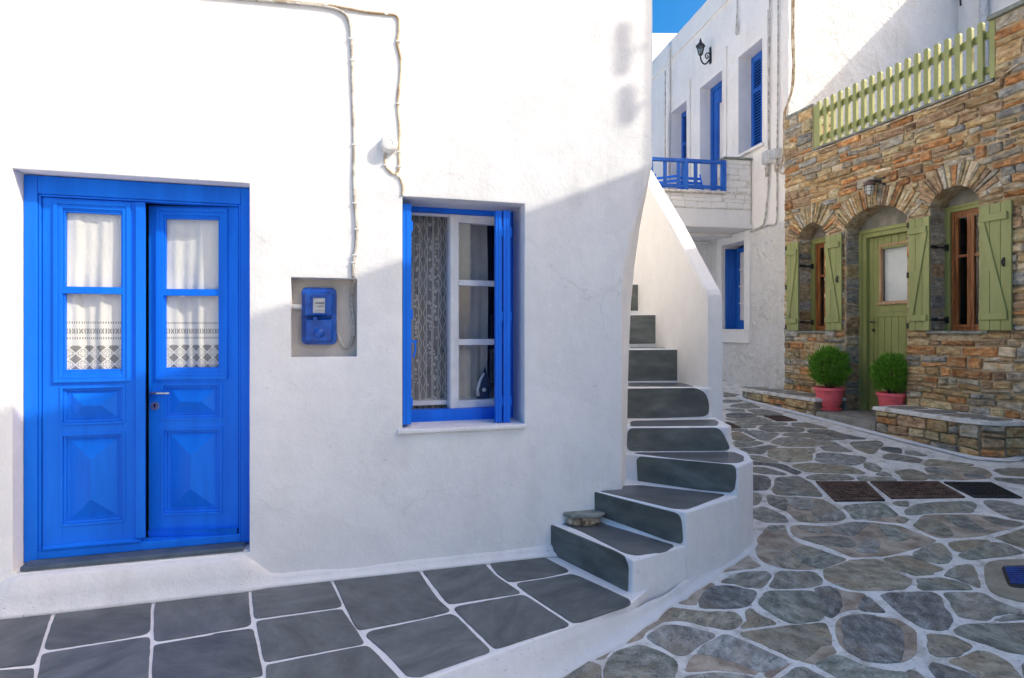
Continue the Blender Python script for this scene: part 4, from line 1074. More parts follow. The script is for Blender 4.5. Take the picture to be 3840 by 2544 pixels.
mb.build('inner_frame', M['white_paint'], win, bevel=0.003)
def folded(a0, a1, b0, b1, z0, z1, groove):
    mb = MB(W)
    mb.box(a0, a1, b0, b1, z0, z1)
    mb.box(a0 + (a1 - a0) * 0.40, a0 + (a1 - a0) * 0.62, b0 - 0.004, b0, z0 + 0.004, z1 - 0.004)
    for k in range(3):
        zq = z0 + (z1 - z0) * (0.10, 0.5, 0.9)[k]
        mb.tube([(a1 + 0.004, b0 + 0.008, zq - 0.03), (a1 + 0.004, b0 + 0.008, zq + 0.03)], 0.006, 8)
    return mb.build('shutter', M['blue'], win, bevel=0.005)
lw0, lw1 = fac(931, 700, 0.05)[0], fac(951, 700, 0.05)[0]
folded(lw0, lw1, 0.05, 0.262, fac(940, 982, 0.05)[1], fac(940, 471, 0.05)[1], True)
r0, r1, r2, r3 = [fac(x, 700, 0.06)[0] for x in (1146, 1160, 1164, 1180)]
folded(r0, r1, 0.06, 0.10, fac(1152, 977, 0.06)[1], fac(1152, 487, 0.06)[1], False)
folded(r2, r3, 0.06, 0.262, fac(1172, 977, 0.06)[1], fac(1172, 487, 0.06)[1], False)
mb = MB(W); hz = fac(955, 800, 0.06)[1]
mb.box(lw1, lw1 + 0.035, 0.052, 0.062, hz + 0.02, hz + 0.035); mb.tube([(lw1 + 0.02, 0.05, hz + 0.03), (lw1 + 0.024, 0.045, hz - 0.02), (lw1 + 0.012, 0.045, hz - 0.07)], 0.006, 8)
mb.build('latch', M['blue'], win)
curtain(W, WA0 - 0.02, fac(1050, 700, 0.42)[0], za0 - 0.06, za1 + 0.05, 0.42, 0.022, M['lace_window'], 'grey net curtain with flower bands in the open half of the blue window', 'net_curtain', 3.4, 5, group='net curtains in the blue window', uscale=1.15)
curtain(W, fac(1030, 700, 0.46)[0], fac(1128, 700, 0.46)[0], za0 + 0.02, za1 + 0.05, 0.475, 0.018, M['lace_dense'], 'grey net curtain behind the white three-paned sash', 'net_curtain', 3.0, 12, group='net curtains in the blue window', uscale=1.4)
# steam iron standing on the inner sill
ia, iz = fac(1114, 921, 0.40); iz = fac(1114, 921, 0.40)[1]
it = thing('clothes_iron', 'small white and dark blue clothes iron stood upright behind the window glass', 'iron', W(ia, 0.41, iz))
mb = MB(W); mb.box(WA0 - 0.1, WA1 + 0.05, 0.365, 0.52, iz - 0.03, iz - 0.001); mb.build('inner_sill', M['white_paint'], win)
h = fac(1114, 848, 0.40)[1] - iz
def ironring(y, s): return [(ia + x * s, y, iz + z * h) for x, z in ((-0.040, 0.0), (0.055, 0.0), (0.060, 0.25), (0.052, 0.55), (0.036, 0.82), (0.022, 1.0), (0.010, 0.86), (-0.014, 0.5), (-0.034, 0.2))]
mb = MB(W); mb.loft([ironring(0.412, 1.0), ironring(0.418, 1.0)]); mb.build('soleplate', M['steel'], it)
mb = MB(W); mb.loft([ironring(0.4115, 0.96), ironring(0.395, 0.88), ironring(0.380, 0.6)]); mb.build('body', M['teal_plastic'], it, bevel=0.004)
mb = MB(W); mb.tube([(ia - 0.034, 0.372, iz + 0.02), (ia - 0.040, 0.362, iz + h * 0.3), (ia - 0.018, 0.362, iz + h * 0.62), (ia + 0.010, 0.378, iz + h * 0.80)], [0.013, 0.011, 0.010, 0.008], 10)
mb.tube([(ia + 0.01, 0.384, iz + h * 0.28), (ia + 0.01, 0.372, iz + h * 0.28)], 0.014, 12)
mb.build('handle', M['white_box'], it, smooth=True)
# ---------------------------------------------------------------- meter in its niche
mz0, mz1 = fac(737, 797, 0.05)[1], fac(737, 665, 0.05)[1]; ma0, ma1 = fac(697, 730, 0.05)[0], fac(778, 730, 0.05)[0]
em = thing('electric_meter', 'blue painted electricity meter with a small dial in a dirty wall niche', 'electric meter', W((ma0 + ma1) / 2, 0.08, mz0))
def rrect(x0, x1, z0, z1, r, n=5):
    out = []
    for cx_, cz_, t0 in ((x1 - r, z1 - r, 0), (x0 + r, z1 - r, pi / 2), (x0 + r, z0 + r, pi), (x1 - r, z0 + r, 1.5 * pi)):
        for k in range(n): t = t0 + pi / 2 * k / (n - 1); out.append((cx_ + r * cos(t), cz_ + r * sin(t)))
    return out
def plate(T, x0, x1, z0, z1, r, ys, ins, name, mat, par, **kw):
    mb = MB(T); q = rrect(x0, x1, z0, z1, r); mb.loft([[(x, y, z) for x, z in (inset2(q, i_) if i_ else q)] for y, i_ in zip(ys, ins)])
    return mb.build(name, mat, par, **kw)
plate(W, ma0, ma1, mz0, mz1, 0.028, (0.108, 0.055, 0.050), (0, 0, 0.004), 'case', M['blue_meter'], em)
q0, q1 = ma0 + 0.016, ma1 - 0.016
zm = mz0 + (mz1 - mz0) * 0.47
plate(W, q0, q1, zm + 0.004, mz1 - 0.022, 0.018, (0.052, 0.012, 0.002), (0, 0.004, 0.014), 'upper_cover', M['blue_meter'], em, smooth=False)
plate(W, q0, q1, mz0 + 0.014, zm, 0.018, (0.052, 0.026, 0.016), (0, 0.004, 0.014), 'lower_cover', M['blue_meter'], em)
wx0, wx1 = ma0 + (ma1 - ma0) * 0.34, ma0 + (ma1 - ma0) * 0.68; wz0, wz1 = mz0 + (mz1 - mz0) * 0.55, mz0 + (mz1 - mz0) * 0.81
mb = MB(W); mb.ring(wx0 - 0.009, wx1 + 0.009, wz0 - 0.009, wz1 + 0.009, 0.009, -0.008, 0.01); mb.build('dial_frame', M['blue_meter'], em, bevel=0.002)
mb = MB(W); mb.box(wx0, wx1, -0.001, 0.004, wz0, wz1); mb.build('dial', M['grey_box'], em)
mb = MB(W); mb.box(wx0 + 0.008, wx1 - 0.002, -0.0022, -0.001, wz0 + 0.002, wz1 - 0.016); mb.build('dial_plate', M['dial'], em)
mb = MB(W)
for k, (f0, f1, zz, hh) in enumerate(((0.18, 0.9, 0.60, 0.009), (0.28, 0.85, 0.40, 0.004), (0.2, 0.55, 0.16, 0.003), (0.6, 0.95, 0.13, 0.002))):
    mb.box(wx0 + (wx1 - wx0) * f0, wx0 + (wx1 - wx0) * f1, -0.003, -0.0022, wz0 + (wz1 - wz0) * zz, wz0 + (wz1 - wz0) * zz + hh)
mb.build('dial_print', M['ink'], em)
mb = MB(W); xc = (ma0 + ma1) / 2; zc_ = mz0 + (mz1 - mz0) * 0.20
mb.tube([(xc, 0.02, zc_), (xc, 0.010, zc_), (xc, 0.004, zc_)], [0.034, 0.026, 0.012], 16)
mb.tube([(ma0 - 0.004, 0.05, zm), (ma0 + 0.05, 0.012, zm - 0.004), (ma1 - 0.05, 0.008, zm + 0.002), (ma1 + 0.006, 0.045, zm + 0.012)], 0.002, 6)
for dx in (-0.022, 0.022):
    for zz in (wz0 - 0.002, wz1 + 0.01): mb.tube([(xc + dx * 1.9, 0.004, zz), (xc + dx * 1.9, -0.004, zz)], 0.004, 8)
mb.tube([(xc - 0.02, 0.016, zm - 0.006), (xc - 0.02, 0.002, zm - 0.006)], 0.012, 10)
mb.build('seal_screws', M['blue_meter'], em)
mb = MB(W); ca, cz_ = fac(690, 705, 0.09); mb.tube([(ca - 0.05, 0.102, cz_ - 0.01), (ca + 0.03, 0.09, cz_ - 0.012)], 0.016, 12); mb.build('conduit_stub', M['white_box'], em)
# ---------------------------------------------------------------- cables and junction box on the facade
def cab(pts, b=-0.007):
    out = []
    for x, y in pts:
        a, z = fac(x, y, b); out.append((a, b, z))
    return out
def smooth_path(P, n=5):
    P = [Vector(p) for p in P]; out = []
    for i in range(len(P) - 1):
        p0, p1, p2, p3 = P[max(i - 1, 0)], P[i], P[i + 1], P[min(i + 2, len(P) - 1)]
        for k in range(n):
            t = k / n; t2 = t * t; t3 = t2 * t
            out.append(0.5 * ((2 * p1) + (p2 - p0) * t + (2 * p0 - 5 * p1 + 4 * p2 - p3) * t2 + (3 * p1 - p0 - 3 * p2 + p3) * t3))
    return out + [P[-1]]
def cable(paths, lab, name, mat, r, T, clips=(), cat='cable'):
    c0 = Vector(T(*paths[0][0]))
    t = thing(name, lab, cat, c0)
    for p in paths:
        mb = MB(T); mb.tube(smooth_path(p), r, 8); mb.build('wire', mat, t, smooth=True)
    for (a, b, z) in clips:
        mb = MB(T); mb.box(a - r * 1.3, a + r * 1.3, b - r * 1.15, b + 0.006, z - 0.0035, z + 0.0035); mb.box(a + r, a + r + 0.008, b - 0.002, b + 0.006, z - 0.003, z + 0.003)
        mb.build('clip', M['white_box'], t)
    return t
pA = cab([(430, -14), (565, -2), (680, 8), (745, 15), (785, 25), (806, 48), (812, 95), (814, 180), (816, 260), (818, 330), (817, 400), (820, 470), (824, 530), (822, 570), (816, 610), (816, 640)])
pA2 = [(*fac(820, 645, 0.04)[:1], 0.04, fac(820, 645, 0.04)[1]), (fac(812, 690, 0.09)[0], 0.095, fac(812, 690, 0.09)[1]), (fac(818, 755, 0.09)[0], 0.095, fac(818, 755, 0.09)[1]), (fac(812, 795, 0.09)[0], 0.09, fac(812, 795, 0.09)[1]), (fac(797, 806, 0.08)[0], 0.085, fac(797, 806, 0.08)[1]), (fac(786, 785, 0.08)[0], 0.085, fac(786, 785, 0.08)[1]), (fac(779, 766, 0.08)[0], 0.09, fac(779, 766, 0.08)[1])]
cable([pA, [pA[-1]] + pA2], 'painted cable running down the white wall into the meter niche', 'meter_cable', M['cable'], 0.0085, W,
      cab([(690, 9), (811, 90), (813, 140), (817, 335), (819, 470), (824, 530), (819, 590), (816, 607)]))
pB = cab([(470, -22), (600, -2), (690, 6), (770, 14), (845, 28), (893, 33), (913, 36), (921, 48), (921, 75), (918, 100), (926, 140), (925, 180), (919, 240), (923, 300), (922, 360), (922, 388), (915, 402), (905, 400), (892, 386), (889, 368), (891, 352)])
pB2 = cab([(915, 404), (924, 412), (931, 432), (929, 452)])
cable([pB, pB2], 'rust stained cable looping from the junction box to the blue window', 'window_cable', M['cable_brown'], 0.0075, W,
      cab([(755, 12), (893, 34), (919, 96), (919, 240), (922, 352), (922, 385), (889, 382), (921, 408)]))
ja, jz = fac(898, 337)
jb = thing('junction_box', 'round white junction box on the sunlit wall above the blue window', 'junction box', W(ja, 0, jz))
Tj = lambda x, y, z: W(ja + x, -y, jz + z)
def disc(prof, n=24): return [[(r * cos(2 * pi * k / n), y, r * sin(2 * pi * k / n)) for k in range(n)] for r, y in prof]
mb = MB(Tj); mb.loft(disc([(0.052, -0.01), (0.052, 0.030), (0.049, 0.034)])); mb.build('body', M['white_box'], jb)
mb = MB(Tj); mb.loft(disc([(0.050, 0.034), (0.048, 0.052), (0.040, 0.060), (0.022, 0.063), (0.020, 0.060), (0.010, 0.062)])); mb.build('lid', M['white_box'], jb)
# ================================================================ RUBBLE MASONRY
def rubble(x0, x1, z0, z1, free, hs=(0.11, 0.20), wr=(0.13, 0.36), split=0.5, rr=RN, wp=1.0):
    out = []; z = z0
    while z < z1 - 0.03:
        h = min(rr.uniform(*hs), z1 - z)
        if z1 - (z + h) < 0.06: h = z1 - z
        for fa, fb in free(z + h / 2, h):
            x = fa
            while x < fb - 0.01:
                w = rr.uniform(*wr) * (1.2 if rr.random() < 0.15 else 1)
                if fb - (x + w) < 0.09: w = fb - x
                if rr.random() < split and h > 0.11:
                    t = rr.uniform(0.35, 0.65); t2 = t + rr.uniform(-0.12, 0.12)
                    out.append([(x, z), (x + w, z), (x + w, z + h * t2), (x, z + h * t)])
                    if w > 0.2 and rr.random() < 0.5:
                        q = rr.uniform(0.4, 0.6); tm = t + (t2 - t) * q
                        out.append([(x, z + h * t), (x + w * q, z + h * tm), (x + w * q, z + h), (x, z + h)]); out.append([(x + w * q, z + h * tm), (x + w, z + h * t2), (x + w, z + h), (x + w * q, z + h)])
                    else: out.append([(x, z + h * t), (x + w, z + h * t2), (x + w, z + h), (x, z + h)])
                else: out.append([(x, z), (x + w, z), (x + w, z + h), (x, z + h)])
                x += w
        z += h
    k1 = rr.uniform(0, 50)
    def warp(p):
        x, z_ = p
        ed = min(1.0, max(0.0, min(z_ - z0, z1 - z_) / 0.08))
        return (x + 0.016 * noise.noise((x * 4, z_ * 4, k1)) * (1 if wp else 0), z_ + ed * wp * (0.028 * noise.noise((x * 3.1, z_ * 3.1, k1 + 9)) + 0.012 * noise.noise((x * 9, z_ * 9, k1))))
    return [[warp(p) for p in q] for q in out]
def stone_rings(quad, T_out, proud=0.014, gap=0.006, rr=RN, rough=0.008):
    xs = [p[0] for p in quad]; zs = [p[1] for p in quad]
    w, h = max(xs) - min(xs), max(zs) - min(zs); m = min(w, h)
    P = []
    q = inset2(quad, gap + rr.uniform(0, 0.003)); n = len(q)
    for i in range(n):
        a, b = Vector(q[i]), Vector(q[(i + 1) % n])
        d = b - a; Ls = d.length
        if Ls < 1e-4: continue
        c = min(rr.uniform(0.02, 0.20) * m, Ls * 0.4); c2 = min(rr.uniform(0.02, 0.20) * m, Ls * 0.4)
        nn = Vector((-d.y, d.x)).normalized()
        P.append(a + d / Ls * c + nn * rr.uniform(-0.003, 0.007)); P.append(b - d / Ls * c2 + nn * rr.uniform(-0.003, 0.007))
    P = [tuple(p) for p in P]
    k = proud * rr.uniform(0.55, 1.5)
    cx_, cz_ = sum(p[0] for p in P) / len(P), sum(p[1] for p in P) / len(P)
    top = inset2(P, min(0.009, m * 0.12))
    r0 = [(x, -0.02, z) for x, z in P]; r1 = [(x, k * 0.55 + rr.uniform(-0.2, 0.2) * k, z) for x, z in P]
    tilt = (rr.uniform(-0.05, 0.05), rr.uniform(-0.07, 0.07))
    r2 = [(x, k + (x - cx_) * tilt[0] + (z - cz_) * tilt[1] + rr.uniform(-1, 1) * rough * 0.6, z) for x, z in top]
    return r0, r1, r2, (cx_ + rr.uniform(-0.2, 0.2) * w, k + rr.uniform(-0.3, 1.0) * rough, cz_ + rr.uniform(-0.2, 0.2) * h)
def add_stone(mb, quad, m=0, **kw):
    r0, r1, r2, c = stone_rings(quad, None, **kw)
    o = len(mb.v); n = len(r0)
    fs = [(k * n + i, k * n + (i + 1) % n, (k + 1) * n + (i + 1) % n, (k + 1) * n + i) for k in range(2) for i in range(n)]
    fs += [(2 * n + i, 2 * n + (i + 1) % n, 3 * n) for i in range(n)]
    mb.add(r0 + r1 + r2 + [c], fs, m)
WALLMIX = [0] * 20 + [1] * 28 + [2] * 14 + [3] * 13 + [4] * 14 + [5] * 8 + [6] * 14
JAMBMIX = [3] * 34 + [2] * 30 + [6] * 18 + [1] * 8 + [4] * 6
SMOOTHST = False
def stones(quads, T, parent, mixl, name='stone', limit=300, rank=None, rr=RN, **kw):
    if rank: quads = sorted(quads, key=rank, reverse=True)
    rest = MB(T); n = 0
    for i, q in enumerate(quads):
        k = rr.choice(mixl)
        if i < limit:
            mb = MB(T); add_stone(mb, q, 0, rr=rr, **kw); mb.build(name, STONE[k], parent)
        else: add_stone(rest, q, k, rr=rr, **kw); n += 1
    if n: rest.build(name, STONE, parent, kind='stuff')
# ================================================================ STONE HOUSE
TST = lambda x, y, z: W(AS + y, x, z)              # x along the front, y into the house
TSO = lambda x, o, z: W(AS - o, x, z)              # o out of the wall
sh = thing('stone_house', 'rubble stone house with olive green door and shutters under flat stone arches', 'house', W(AS + 0.5, 1.5, 0.45))
bR0, bR1 = stn(2263, 600)[0], stn(2150, 600)[0]
bL0, bL1 = stn(1908, 600)[0], stn(1847, 600)[0]
bD0, bD1 = stn(2097, 600)[0], stn(1955, 600)[0]
ZW = 1.597
OPN = [(bL0, bL1, ZW, 2.90, 3.055), (bD0, bD1, 0.60, 2.90, 3.085), (bR0, bR1, ZW, 2.935, 3.10)]
def arc(o):
    w, h = o[1] - o[0], o[4] - o[3]; R = (w * w / 4 + h * h) / (2 * h)
    return (o[0] + o[1]) / 2, R, o[4] - R
def ztop(o, b):
    c, R, zc_ = arc(o); return zc_ + sqrt(max(R * R - (b - c) ** 2, 0))
SB0, SB1, ZPAR, ZPIL = -1.25, 3.50, 4.02, 4.62
FB0, FB1 = 0.664, 2.985                             # gap in the parapet filled by the fence
def zwall(b): return ZPAR if FB0 < b < FB1 else ZPIL
brk = fill([SB0, SB1, FB0, FB1] + [o[0] for o in OPN] + [o[1] for o in OPN], 0.06)
mb = MB(TST); DEP = 0.27
for i in range(len(brk) - 1):
    b0, b1 = brk[i], brk[i + 1]; bm = (b0 + b1) / 2; zt = zwall(bm)
    op = next((o for o in OPN if o[0] < bm < o[1]), None)
    if op is None: mb.add([(b0, 0, 0), (b1, 0, 0), (b1, 0, zt), (b0, 0, zt)], [(0, 1, 2, 3)])
    else:
        ta, tb = ztop(op, b0), ztop(op, b1)
        mb.add([(b0, 0, 0), (b1, 0, 0), (b1, 0, op[2]), (b0, 0, op[2])], [(0, 1, 2, 3)])
        mb.add([(b0, 0, ta), (b1, 0, tb), (b1, 0, zt), (b0, 0, zt)], [(0, 1, 2, 3)])
        mb.add([(b0, 0, ta), (b1, 0, tb), (b1, DEP, tb), (b0, DEP, ta)], [(0, 1, 2, 3)])
        mb.add([(b0, 0, op[2]), (b1, 0, op[2]), (b1, DEP, op[2]), (b0, DEP, op[2])], [(0, 1, 2, 3)])
    if i + 1 < len(brk) - 1 and zwall((brk[i + 1] + brk[i + 2]) / 2) != zt: mb.add([(b1, 0, ZPAR), (b1, 0.32, ZPAR), (b1, 0.32, ZPIL), (b1, 0, ZPIL)], [(0, 1, 2, 3)])
    mb.add([(b0, 0, zt), (b1, 0, zt), (b1, 0.32, zt), (b0, 0.32, zt)], [(0, 1, 2, 3)])
    mb.add([(b0, 0.32, 3.9), (b1, 0.32, 3.9), (b1, 0.32, zt), (b0, 0.32, zt)], [(0, 1, 2, 3)])
for o in OPN:
    for b in (o[0], o[1]): mb.add([(b, 0, o[2]), (b, DEP, o[2]), (b, DEP, o[3]), (b, 0, o[3])], [(0, 1, 2, 3)])
mb.add([(SB1, 0, 0), (SB1, 0.32, 0), (SB1, 0.32, ZPIL), (SB1, 0, ZPIL)], [(0, 1, 2, 3)]); mb.add([(SB0, 0, 0), (SB0, 3.2, 0), (SB0, 3.2, ZPIL), (SB0, 0, ZPIL)], [(0, 1, 2, 3)])
mb.build('wall', M['pointing'], sh, fixn=True, weld=True)
mb = MB(TST); mb.box(SB0, SB1, 0.32, 3.25, 3.90, 3.98); mb.box(SB0, SB1, 3.25, 3.4, 0, 3.98); mb.box(SB1 - 0.1, SB1, 0.32, 3.25, 0, 3.9)
mb.build('roof_terrace', M['concrete'], sh)
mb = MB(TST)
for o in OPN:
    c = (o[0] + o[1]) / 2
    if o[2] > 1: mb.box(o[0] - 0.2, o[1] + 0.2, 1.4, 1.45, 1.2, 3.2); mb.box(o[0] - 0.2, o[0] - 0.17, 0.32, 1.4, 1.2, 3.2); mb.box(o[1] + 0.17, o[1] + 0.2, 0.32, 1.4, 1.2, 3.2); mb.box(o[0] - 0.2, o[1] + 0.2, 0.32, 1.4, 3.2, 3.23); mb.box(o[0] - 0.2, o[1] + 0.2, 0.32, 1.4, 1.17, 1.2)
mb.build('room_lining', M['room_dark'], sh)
TRING = 0.26
def free_front(zm, h):
    zt = None
    ex = []
    for o in OPN:
        if o[2] - 0.03 < zm < o[3]: ex.append((o[0] - 0.004, o[1] + 0.004))
        c, R, zc_ = arc(o); th = math.asin((o[1] - o[0]) / 2 / R); Ro = R + TRING
        if o[3] - 0.02 <= zm < zc_ + Ro:
            hw = min(sqrt(max(Ro * Ro - (zm - zc_) ** 2, 0)), (zm - zc_) * math.tan(th) + 0.015)
            hw = max(hw, (o[1] - o[0]) / 2 + 0.01 if zm < o[3] + 0.03 else 0)
            ex.append((c - hw, c + hw))
    lim = [(SB0, SB1)] if zm < ZPAR else [(SB0, FB0), (FB1, SB1)]
    out = []
    for a, b in lim:
        cur = a
        for e0_, e1_ in sorted(ex):
            if e1_ < a or e0_ > b: continue
            if e0_ - cur > 0.05: out.append((cur, e0_))
            cur = max(cur, e1_)
        if b - cur > 0.05: out.append((cur, b))
    return out
rs = random.Random(5)
qs = rubble(SB0, SB1, 0.40, ZPAR, free_front, (0.055, 0.15), (0.10, 0.36), 0.50, rs) + rubble(SB0, SB1, ZPAR, ZPIL, free_front, (0.12, 0.19), (0.14, 0.3), 0.4, rs)
def rankf(q):
    c = (sum(p[0] for p in q) / len(q), sum(p[1] for p in q) / len(q)); P = W(AS, c[0], c[1])
    A_ = abs(area2(q)); x = CXD + P[0] / P[1] * FL if P[1] > 0.3 else 9e9
    return (A_ / P[1] ** 2) * (1 if x < 2375 else 0.01)
stones(qs, TSO, sh, WALLMIX, 'stone', 300, rankf, rs, proud=0.022, rough=0.014)
for o in OPN:                                          # arches of slate set on edge
    c, R, zc_ = arc(o); th = math.asin((o[1] - o[0]) / 2 / R) + 0.10
    t = -th
    while t < th - 0.01:
        dt = min(rs.uniform(0.030, 0.068) / (R + 0.14), th - t)
        ro = R + TRING * rs.uniform(0.80, 1.06); ri = R + rs.uniform(-0.006, 0.006); g = 0.004 / R
        P = [(c + r * sin(q), zc_ + r * cos(q)) for r, q in ((ri, t + g), (ri, t + dt - g), (ro, t + dt - g), (ro, t + g))]
        k = rs.choice([1, 1, 4, 4, 4, 4, 5, 2, 2, 2, 0, 1, 6, 6]); pr = rs.uniform(0.010, 0.028)
        mb = MB(TSO); pi_ = inset2(P, 0.004)
        mb.loft([[(x, -0.12, z) for x, z in P], [(x, pr * 0.7, z) for x, z in P], [(x, pr + rs.uniform(-0.004, 0.004), z) for x, z in pi_]])
        mb.build('voussoir', STONE[k], sh)
        t += dt
for o in OPN:                                          # squared stones of the far jambs
    TJ = lambda x, out, z, o=o: W(AS + x, o[1] - out, z)
    q = rubble(0, DEP, o[2], o[3] - 0.02, lambda z, h: [(0.0, 0.245)], (0.13, 0.24), (0.20, 0.40), 0.12, rs)
    stones(q, TJ, sh, JAMBMIX, 'jamb_stone', 300, None, rs, proud=0.010, rough=0.003)
    mb = MB(TST); n = 14; up, lo = [], []
    for i in range(n + 1):
        b = o[0] + (o[1] - o[0]) * i / n; up.append((b, ztop(o, b) + 0.01))
    for y0, y1 in ((0.235, 0.262),):
        P = [(o[0], 2.80)] + up + [(o[1], 2.80)]
        mb.loft([[(x, y0, z) for x, z in P], [(x, y1, z) for x, z in P]])
    mb.build('tympanum', M['concrete'], sh)
mb = MB(TST); mb.box(FB0 + 0.002, FB1 - 0.002, -0.03, 0.33, ZPAR + 0.001, ZPAR + 0.026); mb.build('coping', M['slab'], sh, bevel=0.006)
for b0, b1 in ((SB0 - 0.03, FB0 + 0.05), (FB1 - 0.02, SB1)):
    mb = MB(TST); mb.box(b0, b1, -0.05 if b0 < 0 else -0.01, 0.35, ZPIL + 0.001, ZPIL + 0.045); mb.build('coping', M['slab'], sh, bevel=0.01)
TPL = lambda x, o, z: W(AS + x, FB0 + o, z)
stones(rubble(0, 0.32, ZPAR + 0.03, ZPIL, lambda z, h: [(0.005, 0.315)], (0.12, 0.2), (0.14, 0.3), 0.3, rs), TPL, sh, WALLMIX, 'pillar_stone', 300, None, rs, proud=0.008)
TPM = lambda x, o, z: W(AS + x, FB1 - o, z)
stones(rubble(0, 0.32, ZPAR + 0.03, ZPIL, lambda z, h: [(0.005, 0.315)], (0.12, 0.17), (0.2, 0.3), 0.1, rs), TPM, sh, JAMBMIX, 'pillar_stone', 300, None, rs, proud=0.008)
# windows and shutters
def shutter(parent, b0, b1, z0, z1, hinge_far):
    """a plank shutter folded flat on the wall; b1 > b0"""
    w = b1 - b0; y1 = -0.030; y0 = -0.052
    mb = MB(TST); e = w * 0.10
    la, lb = (b0 + (e if not hinge_far else 0.004), b1 - (0.004 if not hinge_far else e))
    if hinge_far: la, lb = b0 + e, b1 - 0.004
    else: la, lb = b0 + e, b1 - 0.004
    zt, zb = z1 - (z1 - z0) * 0.11, z0 + (z1 - z0) * 0.11
    for zz in (zt, zb): mb.box(la, lb, y0 - 0.020, y0, zz - 0.034, zz + 0.034)
    bw_ = 0.030
    if not hinge_far: p, q = (lb - 0.02, zt - 0.034), (la + 0.03, zb + 0.034)
    else: p, q = (la + 0.02, zt - 0.034), (lb - 0.03, zb + 0.034)
    mb.loft([[(p[0] - bw_, y, p[1]), (p[0] + bw_, y, p[1]), (q[0] + bw_, y, q[1]), (q[0] - bw_, y, q[1])] for y in (y0 - 0.016, y0 + 0.001)])
    s = mb.build('shutter', M['green'], parent, bevel=0.003)
    n = 3
    for i in range(n):
        mb = MB(TST); mb.box(b0 + w * i / n + 0.002, b0 + w * (i + 1) / n - 0.002, y0, y1, z0, z1); mb.build('plank', M['green'], s, bevel=0.002)
    mb = MB(TST)
    lx, lz = b0 + w * 0.22, z0 + (z1 - z0) * 0.53
    if not hinge_far:
        mb.box(lx - 0.010, lx + 0.010, y0 - 0.006, y0, lz - 0.045, lz + 0.045); mb.tube([(lx, y0 - 0.006, lz + 0.03), (lx, y0 - 0.03, lz + 0.01), (lx, y0 - 0.03, lz - 0.02), (lx, y0 - 0.006, lz - 0.035)], 0.006, 8)
    else:
        for zz in (z0 + 0.05, (z0 + z1) / 2, z1 - 0.06): mb.box(b1 - 0.004, b1 + 0.014, y0 - 0.012, y1, zz - 0.03, zz + 0.03)
    mb.build('latch' if not hinge_far else 'hinge', M['iron'], s)
    return s
def stone_window(o, sl, sr, top):
    b0, b1 = o[0], o[1]; y = 0.205
    zt = top
    mb = MB(TST); fw_ = 0.058
    mb.box(b0, b0 + fw_, y, y + 0.05, o[2], zt); mb.box(b1 - fw_, b1, y, y + 0.05, o[2], zt); mb.box(b0 + fw_, b1 - fw_, y, y + 0.05, zt - fw_, zt)
    mb.box(b0, b1, y - 0.012, y, zt - 0.022, zt + 0.004); mb.box(b1 - 0.02, b1, y - 0.012, y, o[2], zt - 0.022)
    fr = mb.build('window', M['green_door'], sh, bevel=0.003)
    mb = MB(TST); i0, i1 = b0 + fw_, b1 - fw_
    mb.ring(i0, i1, o[2] + 0.002, zt - fw_, 0.030, y + 0.02, y + 0.07)
    mb.build('wood_frame', M['wood'], fr, bevel=0.003)
    mid = (i0 + i1) / 2
    for a, b in ((i0 + 0.031, mid - 0.001), (mid + 0.001, i1 - 0.031)):
        mb = MB(TST); z0, z1 = o[2] + 0.034, zt - fw_ - 0.031
        mb.ring(a, b, z0, z1, 0.036, y + 0.028, y + 0.062); mb.box(a + 0.036, b - 0.036, y + 0.030, y + 0.060, z0 + (z1 - z0) * 0.62, z0 + (z1 - z0) * 0.62 + 0.028)
        mb.box(a, b, y + 0.018, y + 0.028, z0, z0 + 0.03)
        mb.build('sash', M['wood'], fr, bevel=0.003)
        for za, zb in ((z0 + 0.034, z0 + (z1 - z0) * 0.62 + 0.002), (z0 + (z1 - z0) * 0.62 + 0.026, z1 - 0.034)):
            mb = MB(TST); mb.box(a + 0.034, b - 0.034, y + 0.044, y + 0.047, za, zb); mb.build('pane', M['glass'], fr)
    mb = MB(TST); mb.box(b0 - 0.10, b1 + 0.03, -0.030, y, o[2] - 0.028, o[2] + 0.002); mb.build('sill', M['slab'], fr, bevel=0.005)
    for zz in (o[2] + 0.12, o[2] + 0.90):
        mb = MB(TST); mb.tube([(b1 + 0.03, -0.035, zz), (b1 - 0.012, -0.012, zz), (b1 - 0.022, 0.10, zz), (b1 - 0.03, 0.19, zz)], 0.009, 8)
        mb.box(b1 - 0.05, b1 - 0.012, 0.188, 0.204, zz - 0.035, zz + 0.035); mb.box(b1 - 0.016, b1 - 0.002, 0.02, 0.09, zz - 0.012, zz + 0.022)
        mb.build('hinge', M['iron'], fr)
    zs0, zs1 = o[2] + 0.008, o[2] + 1.232
    shutter(fr, stn(sl[1], 600, -0.05)[0], stn(sl[0], 600, -0.05)[0], zs0, zs1, True); shutter(fr, stn(sr[1], 600, -0.05)[0], stn(sr[0], 600, -0.05)[0], zs0, zs1, False)
stone_window(OPN[0], (1818, 1845), (1908, 1945), 2.865)
stone_window(OPN[2], (2100, 2148), (2264, 2338), 2.93)
